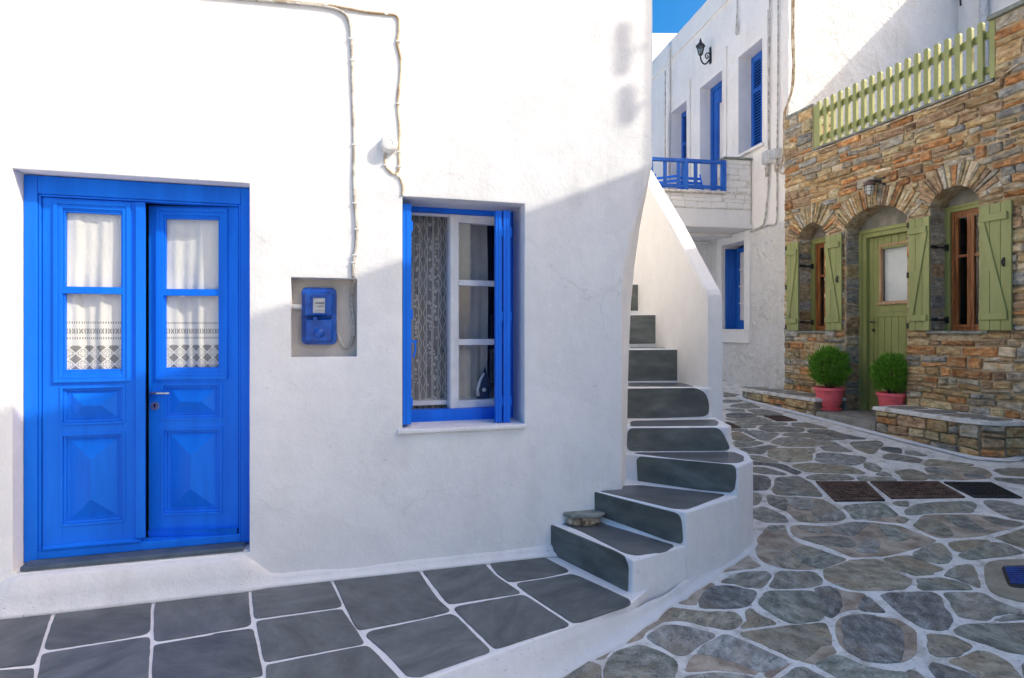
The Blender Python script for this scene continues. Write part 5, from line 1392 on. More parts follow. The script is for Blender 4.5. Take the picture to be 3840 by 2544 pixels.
# door
o = OPN[1]; b0, b1 = o[0], o[1]; y = 0.215; zt = 2.86
mb = MB(TST)
mb.box(b0, b0 + 0.06, y, y + 0.06, o[2], zt); mb.box(b1 - 0.10, b1, y, y + 0.06, o[2], zt); mb.box(b0 + 0.06, b1 - 0.10, y, y + 0.06, zt - 0.10, zt)
mb.box(b1 - 0.045, b1, y - 0.018, y, o[2], zt); mb.box(b0, b1 - 0.045, y - 0.018, y, zt - 0.045, zt)
mb.box(b1 - 0.16, b1 - 0.10, y + 0.05, y + 0.10, o[2], zt - 0.1)
dr = mb.build('green_door', M['green_door'], sh, bevel=0.004)
d0, d1 = b0 + 0.06, b1 - 0.115
zg0, zg1 = stn(2060, 702, 0.30)[1], stn(2060, 563, 0.30)[1]
gl = stn(2037, 640, 0.30)[0]; gr = d0 + 0.09
mb = MB(TST)
mb.box(gl, d1, y + 0.055, y + 0.095, zg0 - 0.10, zt - 0.26); mb.box(d0, gr, y + 0.055, y + 0.095, zg0 - 0.10, zt - 0.26)
mb.box(d0, d1, y + 0.055, y + 0.095, zg0 - 0.16, zg0 - 0.10); mb.box(gr, gl, y + 0.055, y + 0.095, zg0 - 0.10, zg0); mb.box(gr, gl, y + 0.055, y + 0.095, zg1, zt - 0.26); 
lf = mb.build('door_leaf', M['green_door'], dr, bevel=0.004)
mb = MB(TST); mb.box(d0, d1, y + 0.03, y + 0.095, o[2] + 0.012, o[2] + 0.058); mb.build('kick_rail', M['green_door'], dr, bevel=0.004)
n = 7
for i in range(n):
    xa, xb = d0 + (d1 - d0) * i / n + 0.002, d0 + (d1 - d0) * (i + 1) / n - 0.002
    mb = MB(TST); mb.box(xa, xb, y + 0.062, y + 0.090, o[2] + 0.06, zg0 - 0.16); mb.build('plank', M['green_door'], dr, bevel=0.003)
    mb = MB(TST); mb.box(xa, xb, y + 0.062, y + 0.090, zt - 0.26, zt - 0.10); mb.build('plank', M['green_door'], dr, bevel=0.003)
mb = MB(TST); mb.ring(gr + 0.002, gl - 0.002, zg0 + 0.002, zg1 - 0.002, 0.028, y + 0.045, y + 0.09); mb.box(gr, gl + 0.012, y + 0.028, y + 0.044, zg0 - 0.012, zg0 + 0.016); mb.build('wood_frame', M['wood_pale'], dr, bevel=0.004)
mb = MB(TST); mb.box(gr + 0.028, gl - 0.028, y + 0.07, y + 0.073, zg0 + 0.028, zg1 - 0.028); mb.build('pane', M['glass'], dr)
mb = MB(TST); mb.box(gr + 0.02, gl - 0.02, y + 0.12, y + 0.125, zg0 + 0.02, zg1 - 0.02); mb.build('reflection_sheet', M['reflection_sheet'], dr)  # added sheet; the pale reflection in the glass is put into its colour
hb = stn(2024, 745, 0.30)[0]; hz = stn(2024, 745, 0.30)[1]
mb = MB(TST); mb.tube([(hb, y + 0.06, hz), (hb, y + 0.01, hz)], 0.008, 8); mb.tube([(hb + 0.01, y + 0.012, hz + 0.004), (hb - 0.06, y + 0.012, hz - 0.004)], 0.008, 8); mb.tube([(hb, y + 0.055, hz - 0.10), (hb, y + 0.045, hz - 0.10)], 0.020, 14)
mb.build('door_handle', M['iron'], dr)
# fence on the parapet
pxs = [300, 357, 417, 478, 540, 606, 675, 742, 813, 888, 963, 1043, 1125, 1207, 1293, 1380, 1472, 1570, 1663, 1765]
ZF = ZPAR + 0.03
fe = thing('picket_fence', 'olive green picket fence with round topped pickets on the stone parapet', 'fence', W(AS + 0.05, (FB0 + FB1) / 2, ZF))
first = None
for x in pxs:
    b = stn((2940 + x / 2.24) / D2S, 300, 0.02)[0]
    if first is None:
        mb = MB(TST); P = [(b - 0.026, ZF + 0.008), (b + 0.026, ZF + 0.008)] + [(b + 0.026 * cos(pi * k / 8), ZF + 0.585 + 0.026 * sin(pi * k / 8)) for k in range(9)]
        mb.loft([[(q, -0.008, z) for q, z in P], [(q, 0.030, z) for q, z in P]]); first = mb.build('picket', M['green'], fe, bevel=0.002); fb = b
    else:
        c = first.copy(); COL.objects.link(c); c.parent = fe
        P = Vector(W(0, b, 0)) - Vector(W(0, fb, 0)); c.location = first.location + P
for zz in (ZF + 0.085, ZF + 0.43):
    mb = MB(TST); mb.box(FB0 + 0.01, FB1 - 0.035, 0.031, 0.058, zz, zz + 0.075); mb.build('rail', M['green'], fe, bevel=0.003)
mb = MB(TST); mb.box(FB1 - 0.07, FB1 - 0.012, 0.0, 0.075, ZF, ZF + 0.57); mb.build('post', M['green'], fe, bevel=0.003)
# cable under the coping
cp_ = [(b, -0.035, ZPAR - 0.030 + 0.006 * sin(b * 9)) for b in [FB1 + 0.05 - 0.13 * k for k in range(19)]]
cp_ += [(0.62, -0.035, ZPAR - 0.02), (0.50, -0.034, ZPAR + 0.045), (0.36, -0.034, ZPAR + 0.06), (-0.3, -0.035, ZPAR + 0.05)]
cp0 = [(FB1 + 0.05, -0.035, ZPAR - 0.03), (FB1 + 0.3, -0.034, ZPAR - 0.06), (3.44, -0.03, ZPAR - 0.09), (3.52, -0.035, ZPAR - 0.02)]
cable([cp_, cp0], 'tan cable clipped to the stones just under the green picket fence', 'fence_cable', M['cable_brown'], 0.009, TST, [(b, -0.035, ZPAR - 0.030 + 0.006 * sin(b * 9)) for b in (2.8, 2.3, 1.8, 1.3, 0.9)])
# bulkhead lamp
lb, lz = stn(2010, 437, -0.13)
bl = thing('bulkhead_lamp', 'caged bulkhead lamp with a dark cap on the stone wall above the green door', 'wall lamp', TST(lb, -0.02, lz))
mb = MB(TST); mb.box(lb - 0.10, lb - 0.03, -0.02, 0.03, lz + 0.03, lz + 0.13); mb.tube([(lb - 0.06, -0.02, lz + 0.08), (lb - 0.02, -0.10, lz + 0.09), (lb, -0.13, lz + 0.09)], 0.018, 10); mb.build('bracket', M['iron'], bl, bevel=0.004)
c = TST(lb, -0.13, lz)
mb = MB(); mb.lathe([(r_ * .82, z_ * .82) for r_, z_ in [(0.010, 0.135), (0.035, 0.125), (0.062, 0.095), (0.078, 0.060), (0.080, 0.050), (0.060, 0.048)]], c, 20); mb.build('cap', M['rust_iron'], bl, smooth=False)
mb = MB(); mb.lathe([(r_ * .82, z_ * .82) for r_, z_ in [(0.054, 0.05), (0.058, 0.02), (0.056, -0.03), (0.042, -0.075), (0.015, -0.098)]], c, 20); mb.build('glass_globe', M['frosted'], bl, smooth=True)
mb = MB()
for k in range(6):
    t = 2 * pi * k / 6 + 0.3; mb.tube([(c[0] + .82 * r * cos(t), c[1] + .82 * r * sin(t), c[2] + .82 * z) for r, z in ((0.062, 0.05), (0.065, 0.02), (0.063, -0.03), (0.048, -0.078), (0.0, -0.106))], 0.0026, 6)
for r, z in ((0.066, 0.01), (0.063, -0.035)): mb.tube([(c[0] + .82 * r * cos(2 * pi * k / 20), c[1] + .82 * r * sin(2 * pi * k / 20), c[2] + .82 * z) for k in range(21)], 0.0026, 6)
mb.build('cage', M['iron'], bl)
# ---------------------------------------------------------------- benches and door step
def bench(lab, plan, ztop_, nslab, rr, name='stone_bench'):
    P = [W(a, b, 0) for a, b in plan]; c = Vector((sum(p[0] for p in P) / len(P), sum(p[1] for p in P) / len(P), 0.45))
    t = thing(name, lab, 'bench', c, 'low stone benches along the stone house')
    q = [(p[0], p[1]) for p in P]
    mb = MB(); mb.loft([[(x, y, 0.1) for x, y in q], [(x, y, ztop_ - 0.03) for x, y in q]]); mb.build('core', M['bench_core'], t)
    nf = len(plan) - 2                              # last two points lie against the wall
    sg = 1
    for i in range(nf + 0):
        A_, B_ = Vector(P[i]), Vector(P[i + 1]); d = B_ - A_; Ls = d.length; d.normalize(); n = Vector((d.y, -d.x, 0))
        if (A_ + d * Ls / 2 + n * 0.1 - c).length < (A_ + d * Ls / 2 - n * 0.1 - c).length: n = -n
        z0 = min(gz(A_.x, A_.y), gz(B_.x, B_.y)) - 0.03
        T = lambda x, o_, z, A_=A_, d=d, n=n: tuple(A_ + d * x + n * o_ + Vector((0, 0, z)))
        qq = rubble(0, Ls, z0, ztop_ - 0.035, lambda z, h: [(0, Ls)], (0.040, 0.105), (0.10, 0.36) if Ls > 0.4 else (0.1, 0.2), 0.25, rr)
        stones(qq, T, t, [1] * 24 + [4] * 22 + [2] * 14 + [3] * 16 + [6] * 20 + [0] * 8, 'stone', 300, None, rr, proud=0.022, gap=0.005)
    # slabs of the seat, limewashed joints between them
    o2 = [tuple(v) for v in inset2(q, -0.028)]
    mb = MB(); mb.loft([[(x + 0.008 * noise.noise((x * 9, y * 9, 1)), y + 0.008 * noise.noise((x * 9, y * 9, 4)), ztop_ - 0.036) for x, y in o2], [(x, y, ztop_) for x, y in o2], [(x, y, ztop_ + 0.004) for x, y in inset2(o2, 0.01)]]); mb.build('seat', M['joint'], t, bevel=0.004)
    bs = sorted(b for a, b in plan); lo_, hi_ = bs[0], bs[-1]
    a0 = min(a for a, b in plan)
    cur = lo_ + 0.05
    for i in range(nslab):
        nx_ = lo_ + (hi_ - lo_) * (i + 1) / nslab + rr.uniform(-0.06, 0.06) if i < nslab - 1 else hi_ - 0.03
        jj = lambda: rr.uniform(-0.02, 0.02)
        g = 0.028
        aa = a0 + 0.03
        def inn(a, b):
            return a
        pts = [(aa + 0.03 + jj(), cur + g), (aa + 0.015, (cur + nx_) / 2), (aa + 0.03 + jj(), nx_ - g), (AS - 0.17 + jj(), nx_ - g + jj()), (AS - 0.05, (cur + nx_) / 2), (AS - 0.10 + jj(), cur + g + jj())]
        if i == 0 and plan[0][1] != lo_: pts = [(max(a, aa + (0.10 if b < lo_ + 0.2 else 0)), max(b, lo_ + 0.07)) for a, b in pts]
        slab([Vector(W(a, b, 0)) for a, b in pts], lambda x, y: ztop_ + 0.003, 0.006, FLAG[rr.choice([0, 2, 0, 3])], 'seat_slab', t, 0.003, it=1, jit=0.003, lo=-0.003)
        cur = nx_
    return t
rb = random.Random(21)
aF = AS - 0.47
bench('low stone bench with limewashed seat slabs at the right of the green door', [(aF, 1.556), (aF, 0.66), (aF + 0.05, 0.50), (aF + 0.20, 0.39), (AS - 0.02, 0.34), (AS - 0.02, 1.556)], 0.768, 4, rb)
bench('low stone bench with limewashed seat slabs at the left of the green door', [(aF + 0.02, 2.462), (aF, 3.70), (aF + 0.10, 3.92), (AS + 0.09, 3.99), (AS - 0.02, 3.50), (AS - 0.02, 2.462)][::1], 0.755, 5, rb)
ds = thing('door_step', 'smooth grey cement step below the green door', 'step', W(aF + 0.2, 2.0, 0.45))
mb = MB(W); mb.box(aF + 0.005, AS + 0.30, 1.58, 2.44, 0.1, 0.604); mb.build('tread', M['concrete'], ds, bevel=0.012, seg=3)
# limewash line on the paving along the benches
mb = MB(); line = [(aF + 0.10, 3.96), (aF - 0.03, 3.72), (aF - 0.025, 2.46), (aF - 0.03, 1.55), (aF - 0.025, 0.64), (aF + 0.02, 0.46), (aF + 0.18, 0.34), (AS, 0.28), (AS, -0.9)]
pts = smooth_path([Vector((*W(a, b, 0)[:2], 0)) for a, b in line], 8)
r0, r1 = [], []
for i, p in enumerate(pts):
    d = (pts[min(i + 1, len(pts) - 1)] - pts[max(i - 1, 0)]).normalized(); n = Vector((d.y, -d.x, 0))
    w = 0.045 + 0.02 * noise.noise((p.x * 3, p.y * 3, 0)); 
    r0.append(p - n * w); r1.append(p + n * (w + 0.01))
rings = [[(a.x, a.y, gz(a.x, a.y) + 0.004), (a.lerp(b, .5).x, a.lerp(b, .5).y, gz(a.x, a.y) + 0.020), (b.x, b.y, gz(b.x, b.y) + 0.010)] for a, b in zip(r0, r1)]
mb.loft(rings, closed=False, cap0=False, cap1=False); mb.build('limewash_line', M['line_paint'], street, smooth=True)
# ---------------------------------------------------------------- potted shrubs
def shrub(lab, a, b, z, rr, s=1.0, saucer=True, group='pink pots with round green shrubs by the green door'):
    c = W(a, b, z); t = thing('potted_shrub', lab, 'potted plant', c, group)
    if saucer:
        mb = MB(); mb.lathe([(0.10 * s, 0.0), (0.128 * s, 0.004), (0.135 * s, 0.028), (0.128 * s, 0.030), (0.120 * s, 0.012)], c, 28); mb.build('saucer', M['pink'], t, smooth=False)
    mb = MB()
    mb.lathe([(0.098 * s, 0.012), (0.115 * s, 0.05), (0.143 * s, 0.13), (0.157 * s, 0.225), (0.160 * s, 0.248), (0.178 * s, 0.250), (0.181 * s, 0.262), (0.178 * s, 0.282), (0.168 * s, 0.288), (0.158 * s, 0.280), (0.150 * s, 0.245)], c, 32); mb.build('pot', M['pink'], t, smooth=False, bevel=0)
    mb = MB(); mb.lathe([(0.150 * s, 0.244), (0.05 * s, 0.25), (0.001, 0.252)], c, 18, cap0=True); mb.build('soil', M['soil'], t)
    mb = MB()
    R_c = Vector((c[0], c[1], c[2] + 0.288 + 0.215 * s)); rx, rz = 0.212 * s, 0.25 * s
    base = Vector((c[0], c[1], c[2] + 0.25))
    for k in range(26):
        t_ = rr.uniform(0, 2 * pi); e = rr.uniform(0.15, 1.0)
        tip = R_c + Vector((rx * 0.8 * cos(t_) * e, rx * 0.8 * sin(t_) * e, rr.uniform(-0.2, 0.7) * rz))
        m_ = base.lerp(tip, 0.5) + Vector((cos(t_), sin(t_), 0)) * 0.02
        mb.tube([base + Vector((cos(t_) * 0.02, sin(t_) * 0.02, 0)), m_, tip], [0.006, 0.004, 0.002], 5)
    mb.build('stem', M['bark'], t)
    mb = MB()
    for k in range(1350):
        t_ = rr.uniform(0, 2 * pi); cz_ = rr.uniform(-0.95, 1); r = rr.uniform(0.45, 1.0) ** 0.6
        sx = sqrt(max(0, 1 - cz_ * cz_))
        bumpy = 1 + 0.30 * noise.noise((cos(t_) * sx * 2.6 + c[0] * 9, sin(t_) * sx * 2.6, cz_ * 2.6 + rr.random() * 0.2))
        if k % 41 == 0: bumpy *= rr.uniform(1.05, 1.22)
        p = R_c + Vector((rx * r * sx * cos(t_), rx * r * sx * sin(t_), rz * r * cz_)) * bumpy
        dr_ = Vector((cos(t_) * sx * 0.75, sin(t_) * sx * 0.75, 1.05 + 0.35 * cz_)); dr_ += Vector((rr.uniform(-.35, .35), rr.uniform(-.35, .35), rr.uniform(-.2, .3))); dr_.normalize()
        ln = rr.uniform(0.036, 0.085) * s; side = dr_.cross(Vector((rr.uniform(-1, 1), rr.uniform(-1, 1), rr.uniform(-1, 1)))).normalized()
        w = ln * 0.13
        for q in range(3):                           # a small fan of scale leaves
            dd = (dr_ + side * (q - 1) * 0.5).normalized(); o_ = p + dd * ln * 0.2; u = dd.cross(side.cross(dd)).normalized() if False else side
            nrm = dd.cross(side).normalized() * w * 0.5
            mb.add([tuple(o_ - u * w), tuple(o_ + dd * ln * 0.5 + nrm), tuple(o_ + u * w), tuple(o_ + dd * ln)], [(0, 1, 3), (1, 2, 3)])
    for k in range(130):                             # upright sprigs that break the outline
        t_ = rr.uniform(0, 2 * pi); e = rr.uniform(0.1, 0.95)
        p = R_c + Vector((rx * e * cos(t_), rx * e * sin(t_), rz * sqrt(max(0, 1 - e * e)) * rr.uniform(0.6, 0.98)))
        dr_ = Vector((cos(t_) * e * 0.9, sin(t_) * e * 0.9, 1.0)).normalized(); ln = rr.uniform(0.05, 0.10) * s
        for q in range(5):
            sd = Vector((rr.uniform(-1, 1), rr.uniform(-1, 1), rr.uniform(-0.3, 0.3))); dd = (dr_ + sd * 0.35).normalized(); o_ = p + dr_ * ln * q * 0.18; w_ = dd.cross(sd).normalized() * 0.0045
            mb.add([tuple(o_ - w_), tuple(o_ + w_), tuple(o_ + dd * ln * 0.55)], [(0, 1, 2)])
    mb.build('foliage', M['leaf'], t, fixn=False)
    return t
rp = random.Random(2)
shrub('round green shrub in a pink pot on a saucer left of the green door', 3.845, 2.47, 0.605, rp, 1.0)
shrub('round green shrub in a pink pot whose foot hides behind the right bench', 4.03, 1.755, 0.605, rp, 0.86, False)
# ================================================================ BALCONY HOUSE
bh = thing('balcony_house', 'tall white house with a blue railed balcony and blue shutters down the lane', 'house', WF(0.5, 2.5, 0.6))
def rect_far(l, r, t, b, off=0.0):
    s0, s1 = far(r, t, off)[0], far(l, t, off)[0]
    return [s0, s1, far((l + r) / 2, b, off)[1], far((l + r) / 2, t, off)[1]]
UW = [far(1763, 200)[0], far(1708, 200)[0], far(1763, 331)[1], 6.14]
UD = [far(1670, 300)[0], far(1619, 300)[0], 3.79, 6.16]
LW = [far(1588, 300)[0], far(1552, 300)[0], 4.3, 6.15]
BW_ = [far(1727, 660)[0], far(1675, 660)[0], far(1727, 762)[1], far(1727, 556)[1]]
FO = [UW, UD, LW, BW_]
HR = 7.68
sb = fill([0, 7.0] + [o[0] for o in FO] + [o[1] for o in FO], 0.075)
zb_ = fill([-0.2, 3.2, HR] + [o[2] for o in FO] + [o[3] for o in FO], 0.085)
mb = MB(WF); vv = []; fs = []; mi = []
for z in zb_:
    for s in sb:
        k = 0.03 if z < 3.2 else 0.008
        vv.append((-(k * noise.noise((s * 2.1, z * 2.1, 7)) + k * 0.5 * noise.noise((s * 6, z * 6, 3)) + (0.022 * noise.noise((s * 11, z * 17, 8)) if z < 3.2 else 0)) - (0.02 if z < 3.2 else 0), s, z))
n = len(sb)
for j in range(len(zb_) - 1):
    for i in range(n - 1):
        if any(o[0] - 1e-6 <= sb[i] and sb[i + 1] <= o[1] + 1e-6 and o[2] - 1e-6 <= zb_[j] and zb_[j + 1] <= o[3] + 1e-6 for o in FO): continue
        k = j * n + i; fs.append((k, k + 1, k + 1 + n, k + n)); mi.append(1 if zb_[j] < 3.19 else 0)
mb.v = [Vector(WF(*p)) for p in vv]; mb.f = fs; mb.m = mi
DF = 0.27
for o in FO:
    mb.add([(-0.01, o[0], o[2]), (-0.01, o[1], o[2]), (-0.01, o[1], o[3]), (-0.01, o[0], o[3]), (DF, o[0], o[2]), (DF, o[1], o[2]), (DF, o[1], o[3]), (DF, o[0], o[3])], [(0, 1, 5, 4), (1, 2, 6, 5), (2, 3, 7, 6), (3, 0, 4, 7)])
mb.build('wall', [M['plaster_far'], M['plaster_knobbly']], bh, fixn=True)
# side wall turned to the sun, behind the roof terrace of the stone house
aC, bC = AB(*C0)
AE = 7.40
mb = MB(W); vv, fs = [], []
aa = fill([aC, AE], 0.09); za = fill([3.0, HR + 1.2], 0.09)
for z in za:
    for a in aa:
        d = 0.020 * noise.noise((a * 1.6, z * 2.2, 2)) + 0.016 * noise.noise((a * 3.7, z * 6, 5)) + 0.008 * noise.noise((a * 9, z * 13, 5))
        vv.append((a, bC + (d if a > aC + 0.05 else 0), z))
n = len(aa); fs = [(j * n + i, j * n + i + 1, (j + 1) * n + i + 1, (j + 1) * n + i) for j in range(len(za) - 1) for i in range(n - 1)]
mb.add(vv, fs); mb.build('side_wall', M['plaster_rough'], bh, smooth=True)
mb = MB(); P = [WF(0.02, 0.05, 0), W(AE, bC + 0.06, 0), W(AE, bC + 6.5, 0), WF(0.02, 7.0, 0)]
mb.loft([[(p[0], p[1], HR - 0.1) for p in P], [(p[0], p[1], HR - 0.02) for p in P]]); mb.build('roof', M['plaster_far'], bh)
mb = MB(WF); mb.box(0.02, 0.3, 0.02, 7.0, HR - 0.02, HR + 0.02); mb.box(-0.035, 0.0, 1.0, 7.0, HR - 0.42, HR - 0.385); mb.build('cornice', M['plaster_far'], bh, bevel=0.01)
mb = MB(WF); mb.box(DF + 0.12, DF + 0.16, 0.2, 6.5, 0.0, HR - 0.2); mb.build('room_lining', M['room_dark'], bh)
# openings
def louvre(o, name='shutter'):
    mb = MB(WF); x = 0.215
    mid = (o[0] + o[1]) / 2
    for s0, s1 in ((o[0] + 0.03, mid - 0.002), (mid + 0.002, o[1] - 0.03)):
        mb.box(x, x + 0.035, s0, s0 + 0.05, o[2] + 0.02, o[3] - 0.03); mb.box(x, x + 0.035, s1 - 0.05, s1, o[2] + 0.02, o[3] - 0.03)
        for z0, z1 in ((o[2] + 0.02, o[2] + 0.09), (o[3] - 0.11, o[3] - 0.03), (o[2] + (o[3] - o[2]) * 0.62, o[2] + (o[3] - o[2]) * 0.62 + 0.07)): mb.box(x, x + 0.035, s0 + 0.05, s1 - 0.05, z0, z1)
    mb.box(x + 0.005, x + 0.06, o[0], o[0] + 0.03, o[2], o[3]); mb.box(x + 0.005, x + 0.06, o[1] - 0.03, o[1], o[2], o[3]); mb.box(x + 0.005, x + 0.06, o[0] + 0.03, o[1] - 0.03, o[3] - 0.03, o[3])
    s = mb.build(name, M['blue_old'], bh, bevel=0.003)
    mb = MB(WF)
    for s0, s1 in ((o[0] + 0.08, mid - 0.052), (mid + 0.052, o[1] - 0.08)):
        z = o[2] + 0.10
        while z < o[3] - 0.13:
            mb.loft([[(x + 0.004, s, z), (x + 0.010, s, z - 0.004), (x + 0.034, s, z + 0.030), (x + 0.028, s, z + 0.034)] for s in (s0, s1)]); z += 0.048
    mb.build('louvre_slats', M['blue_old'], s, kind='stuff')
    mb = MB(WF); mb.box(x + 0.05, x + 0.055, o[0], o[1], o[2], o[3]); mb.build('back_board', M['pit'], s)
louvre(UW); louvre(LW)
mb = MB(WF); mb.box(-0.05, 0.27, UW[0] - 0.05, UW[1] + 0.05, UW[2] - 0.05, UW[2] - 0.002); mb.build('sill', M['plaster_far'], bh, bevel=0.008)
for o in (UW, UD, LW):
    mb = MB(WF); mb.box(-0.030, -0.004, o[0] - 0.16, o[0] - 0.10, o[2] - 0.1, o[3] + 0.35); mb.build('pilaster_strip', M['plaster_far'], bh, bevel=0.006)
o = UD; x = 0.20
mb = MB(WF); mb.box(x, x + 0.07, o[0], o[0] + 0.06, o[2], o[3]); mb.box(x, x + 0.07, o[1] - 0.09, o[1], o[2], o[3]); mb.box(x, x + 0.07, o[0] + 0.06, o[1] - 0.09, o[3] - 0.10, o[3])
d_ = mb.build('balcony_door', M['blue_old'], bh, bevel=0.005)
m0, m1 = o[0] + 0.065, o[1] - 0.095; w = m1 - m0
mb = MB(WF); g0, g1 = m0 + w * 0.22, m1 - w * 0.25; z0, z1 = o[2] + 0.95, o[3] - 0.36
mb.box(x + 0.02, x + 0.06, m0, g0, o[2] + 0.02, o[3] - 0.1); mb.box(x + 0.02, x + 0.06, g1, m1, o[2] + 0.02, o[3] - 0.1); mb.box(x + 0.02, x + 0.06, g0, g1, o[2] + 0.02, z0); mb.box(x + 0.02, x + 0.06, g0, g1, z1, o[3] - 0.1)
for k in (0.035, -0.0):
    mb.box(x + 0.008, x + 0.02, g0 - 0.045, g0 - 0.01, z0 - 0.04, z1 + 0.04); mb.box(x + 0.008, x + 0.02, g1 + 0.01, g1 + 0.045, z0 - 0.04, z1 + 0.04); break
mb.box(x + 0.008, x + 0.02, g0 - 0.01, g1 + 0.01, z1 + 0.01, z1 + 0.04); mb.box(x + 0.008, x + 0.02, g0 - 0.01, g1 + 0.01, z0 - 0.04, z0 - 0.01)
mb.box(x + 0.008, x + 0.02, g0 - 0.02, g1 + 0.02, o[2] + 0.15, o[2] + 0.8)
mb.build('door_leaf', M['blue_old'], d_, bevel=0.004)
mb = MB(WF); mb.box(x + 0.04, x + 0.044, g0 - 0.004, g1 + 0.004, z0 - 0.004, z1 + 0.004); mb.build('pane', M['glass'], d_)
mb = MB(WF); mb.box(x + 0.05, x + 0.055, g0 - 0.004, g1 + 0.004, z0 - 0.004, z1 + 0.004); mb.build('door_curtain', M['plaster_far'], d_)
# lower blue window: shutter folded back on the far jamb, casement at the back
o = BW_
mb = MB(WF)
for s0, s1, z0, z1 in ((o[0] - 0.16, o[0] - 0.004, o[2] - 0.02, o[3] + 0.15), (o[1] + 0.004, o[1] + 0.16, o[2] - 0.02, o[3] + 0.15), (o[0] - 0.003, o[1] + 0.003, o[3] + 0.003, o[3] + 0.15), (o[0] - 0.16, o[1] + 0.16, o[2] - 0.22, o[2] - 0.022)):
    mb.box(-0.062, 0.02, s0, s1, z0, z1)
mb.build('surround', M['plaster_side'], bh, bevel=0.008)
mb = MB(WF); mb.box(-0.075, 0.25, o[0] + 0.001, o[1] - 0.001, o[2] - 0.02, o[2] + 0.004); mb.build('sill', M['plaster_far'], bh)
sw = None
for k in range(4):
    x0 = 0.0 + 0.235 * k / 4; mb = MB(WF); mb.box(x0 + 0.002, x0 + 0.235 / 4 - 0.002, o[1] - 0.035, o[1] - 0.008, o[2] + 0.01, o[3] - 0.05)
    if sw is None: sw = mb.build('shutter', M['blue_old'], bh, bevel=0.004)
    else: mb.build('board', M['blue_old'], sw, bevel=0.004)
mb = MB(WF); x = 0.20
mb.box(x, x + 0.05, o[0], o[0] + 0.06, o[2], o[3] - 0.04); mb.box(x, x + 0.05, o[1] - 0.10, o[1] - 0.036, o[2], o[3] - 0.04); mb.box(x, x + 0.05, o[0] + 0.06, o[1] - 0.10, o[3] - 0.12, o[3] - 0.04); mb.box(x, x + 0.05, o[0] + 0.06, o[1] - 0.10, o[2], o[2] + 0.16)
cw = mb.build('casement', M['blue_old'], bh, bevel=0.004)
mb = MB(WF); mb.box(0.0, 0.2, o[0] + 0.004, o[0] + 0.03, o[2] + 0.01, o[3] - 0.05); mb.build('shutter', M['blue_old'], bh, bevel=0.004)
mb = MB(WF); mb.box(x + 0.025, x + 0.028, o[0] + 0.058, o[1] - 0.098, o[2] + 0.158, o[3] - 0.118); mb.build('pane', M['glass'], cw)
mb = MB(WF)
for k in range(1, 4): zz = o[2] + 0.16 + (o[3] - o[2] - 0.28) * k / 4; mb.box(x + 0.012, x + 0.024, o[0] + 0.06, o[1] - 0.10, zz - 0.012, zz + 0.012)
mb.build('glazing_bars', M['plaster_side'], cw)
mb = MB(WF); mb.box(x + 0.032, x + 0.036, o[0] + 0.05, o[1] - 0.09, o[2] + 0.1, o[3] - 0.1); mb.build('window_curtain', M['plaster_side'], cw)
# balcony
SBAL = far(1740, 500)[0]; XB = -2.05
xr_ = farside(1677, 500, SBAL)[0]; xp = farside(1585, 500, SBAL)[0]
zu, zf, zr = 3.225, 3.80, 4.285
mb = MB(WF); mb.box(XB, -0.02, SBAL + 0.11, 3.6, zu + 0.05, zf - 0.36)
ba = mb.build('balcony', M['painted_stone'], bh, bevel=0.006)
mb = MB(WF); mb.box(XB - 0.02, -0.005, SBAL - 0.025, 3.6, zu, zu + 0.06); mb.box(XB, -0.02, SBAL + 0.02, SBAL + 0.2, zu + 0.06, zu + 0.30); mb.build('edge_beam', M['painted_stone'], ba, bevel=0.012)
mb = MB(WF); mb.box(XB - 0.03, xr_ - 0.002, SBAL - 0.03, SBAL + 0.13, zf - 0.035, zf); mb.build('ledge', M['crevice'], ba, bevel=0.006)
mb = MB(WF); mb.box(xr_, -0.02, SBAL + 0.02, SBAL + 0.26, zu + 0.3, 4.32); mb.box(XB, xr_, SBAL + 0.02, SBAL + 0.1, zu + 0.3, zf - 0.036); mb.build('masonry_core', M['crevice'], ba)
mb = MB(WF); mb.box(xr_ - 0.03, -0.015, SBAL - 0.02, SBAL + 0.28, 4.321, 4.352); mb.build('pier_cap', M['slab'], ba, bevel=0.006)
mb = MB(WF)
for k in range(3): mb.box(XB + 0.1, -0.05, SBAL + 0.5 + k * 0.8, SBAL + 0.6 + k * 0.8, zu - 0.06, zu - 0.002)
mb.build('joists', M['painted_stone'], ba, bevel=0.008)
rk = random.Random(4)
TB = lambda x, o_, z: WF(x, SBAL + 0.02 - o_, z)
qs = rubble(xr_, -0.02, zf, 4.32, lambda z, h: [(xr_ + 0.002, -0.03)], (0.06, 0.125), (0.16, 0.42), 0.0, rk, 0.5) + rubble(XB, -0.02, zu + 0.31, zf - 0.04, lambda z, h: [(XB, -0.03)], (0.06, 0.125), (0.16, 0.45), 0.25, rk, 0.5)
for q in qs:
    mb = MB(TB); add_stone(mb, q, 0, rr=rk, proud=0.008, gap=0.0022, rough=0.002); mb.build('stone', M['painted_stone'], ba)
rl = MB(WF)
def rail_run(x0, x1, nb, nm):
    mb = MB(WF); mb.box(x0, x1, SBAL - 0.02, SBAL + 0.035, zr - 0.055, zr); mb.build('top_rail', M['blue_old'], ba, bevel=0.004)
    mb = MB(WF); mb.box(x0, x1, SBAL - 0.012, SBAL + 0.028, zf + 0.035, zf + 0.085); mb.build('bottom_rail', M['blue_old'], ba, bevel=0.004)
    for k in range(nb):
        xx = x0 + (x1 - x0) * (k + 0.5) / nb; mb = MB(WF); mb.box(xx - 0.027, xx + 0.027, SBAL - 0.008, SBAL + 0.022, zf + 0.086, zr - 0.056); mb.build('baluster', M['blue_old'], ba, bevel=0.003)
rail_run(xp, xr_, 2, '')
rail_run(XB, xp, 4, '')
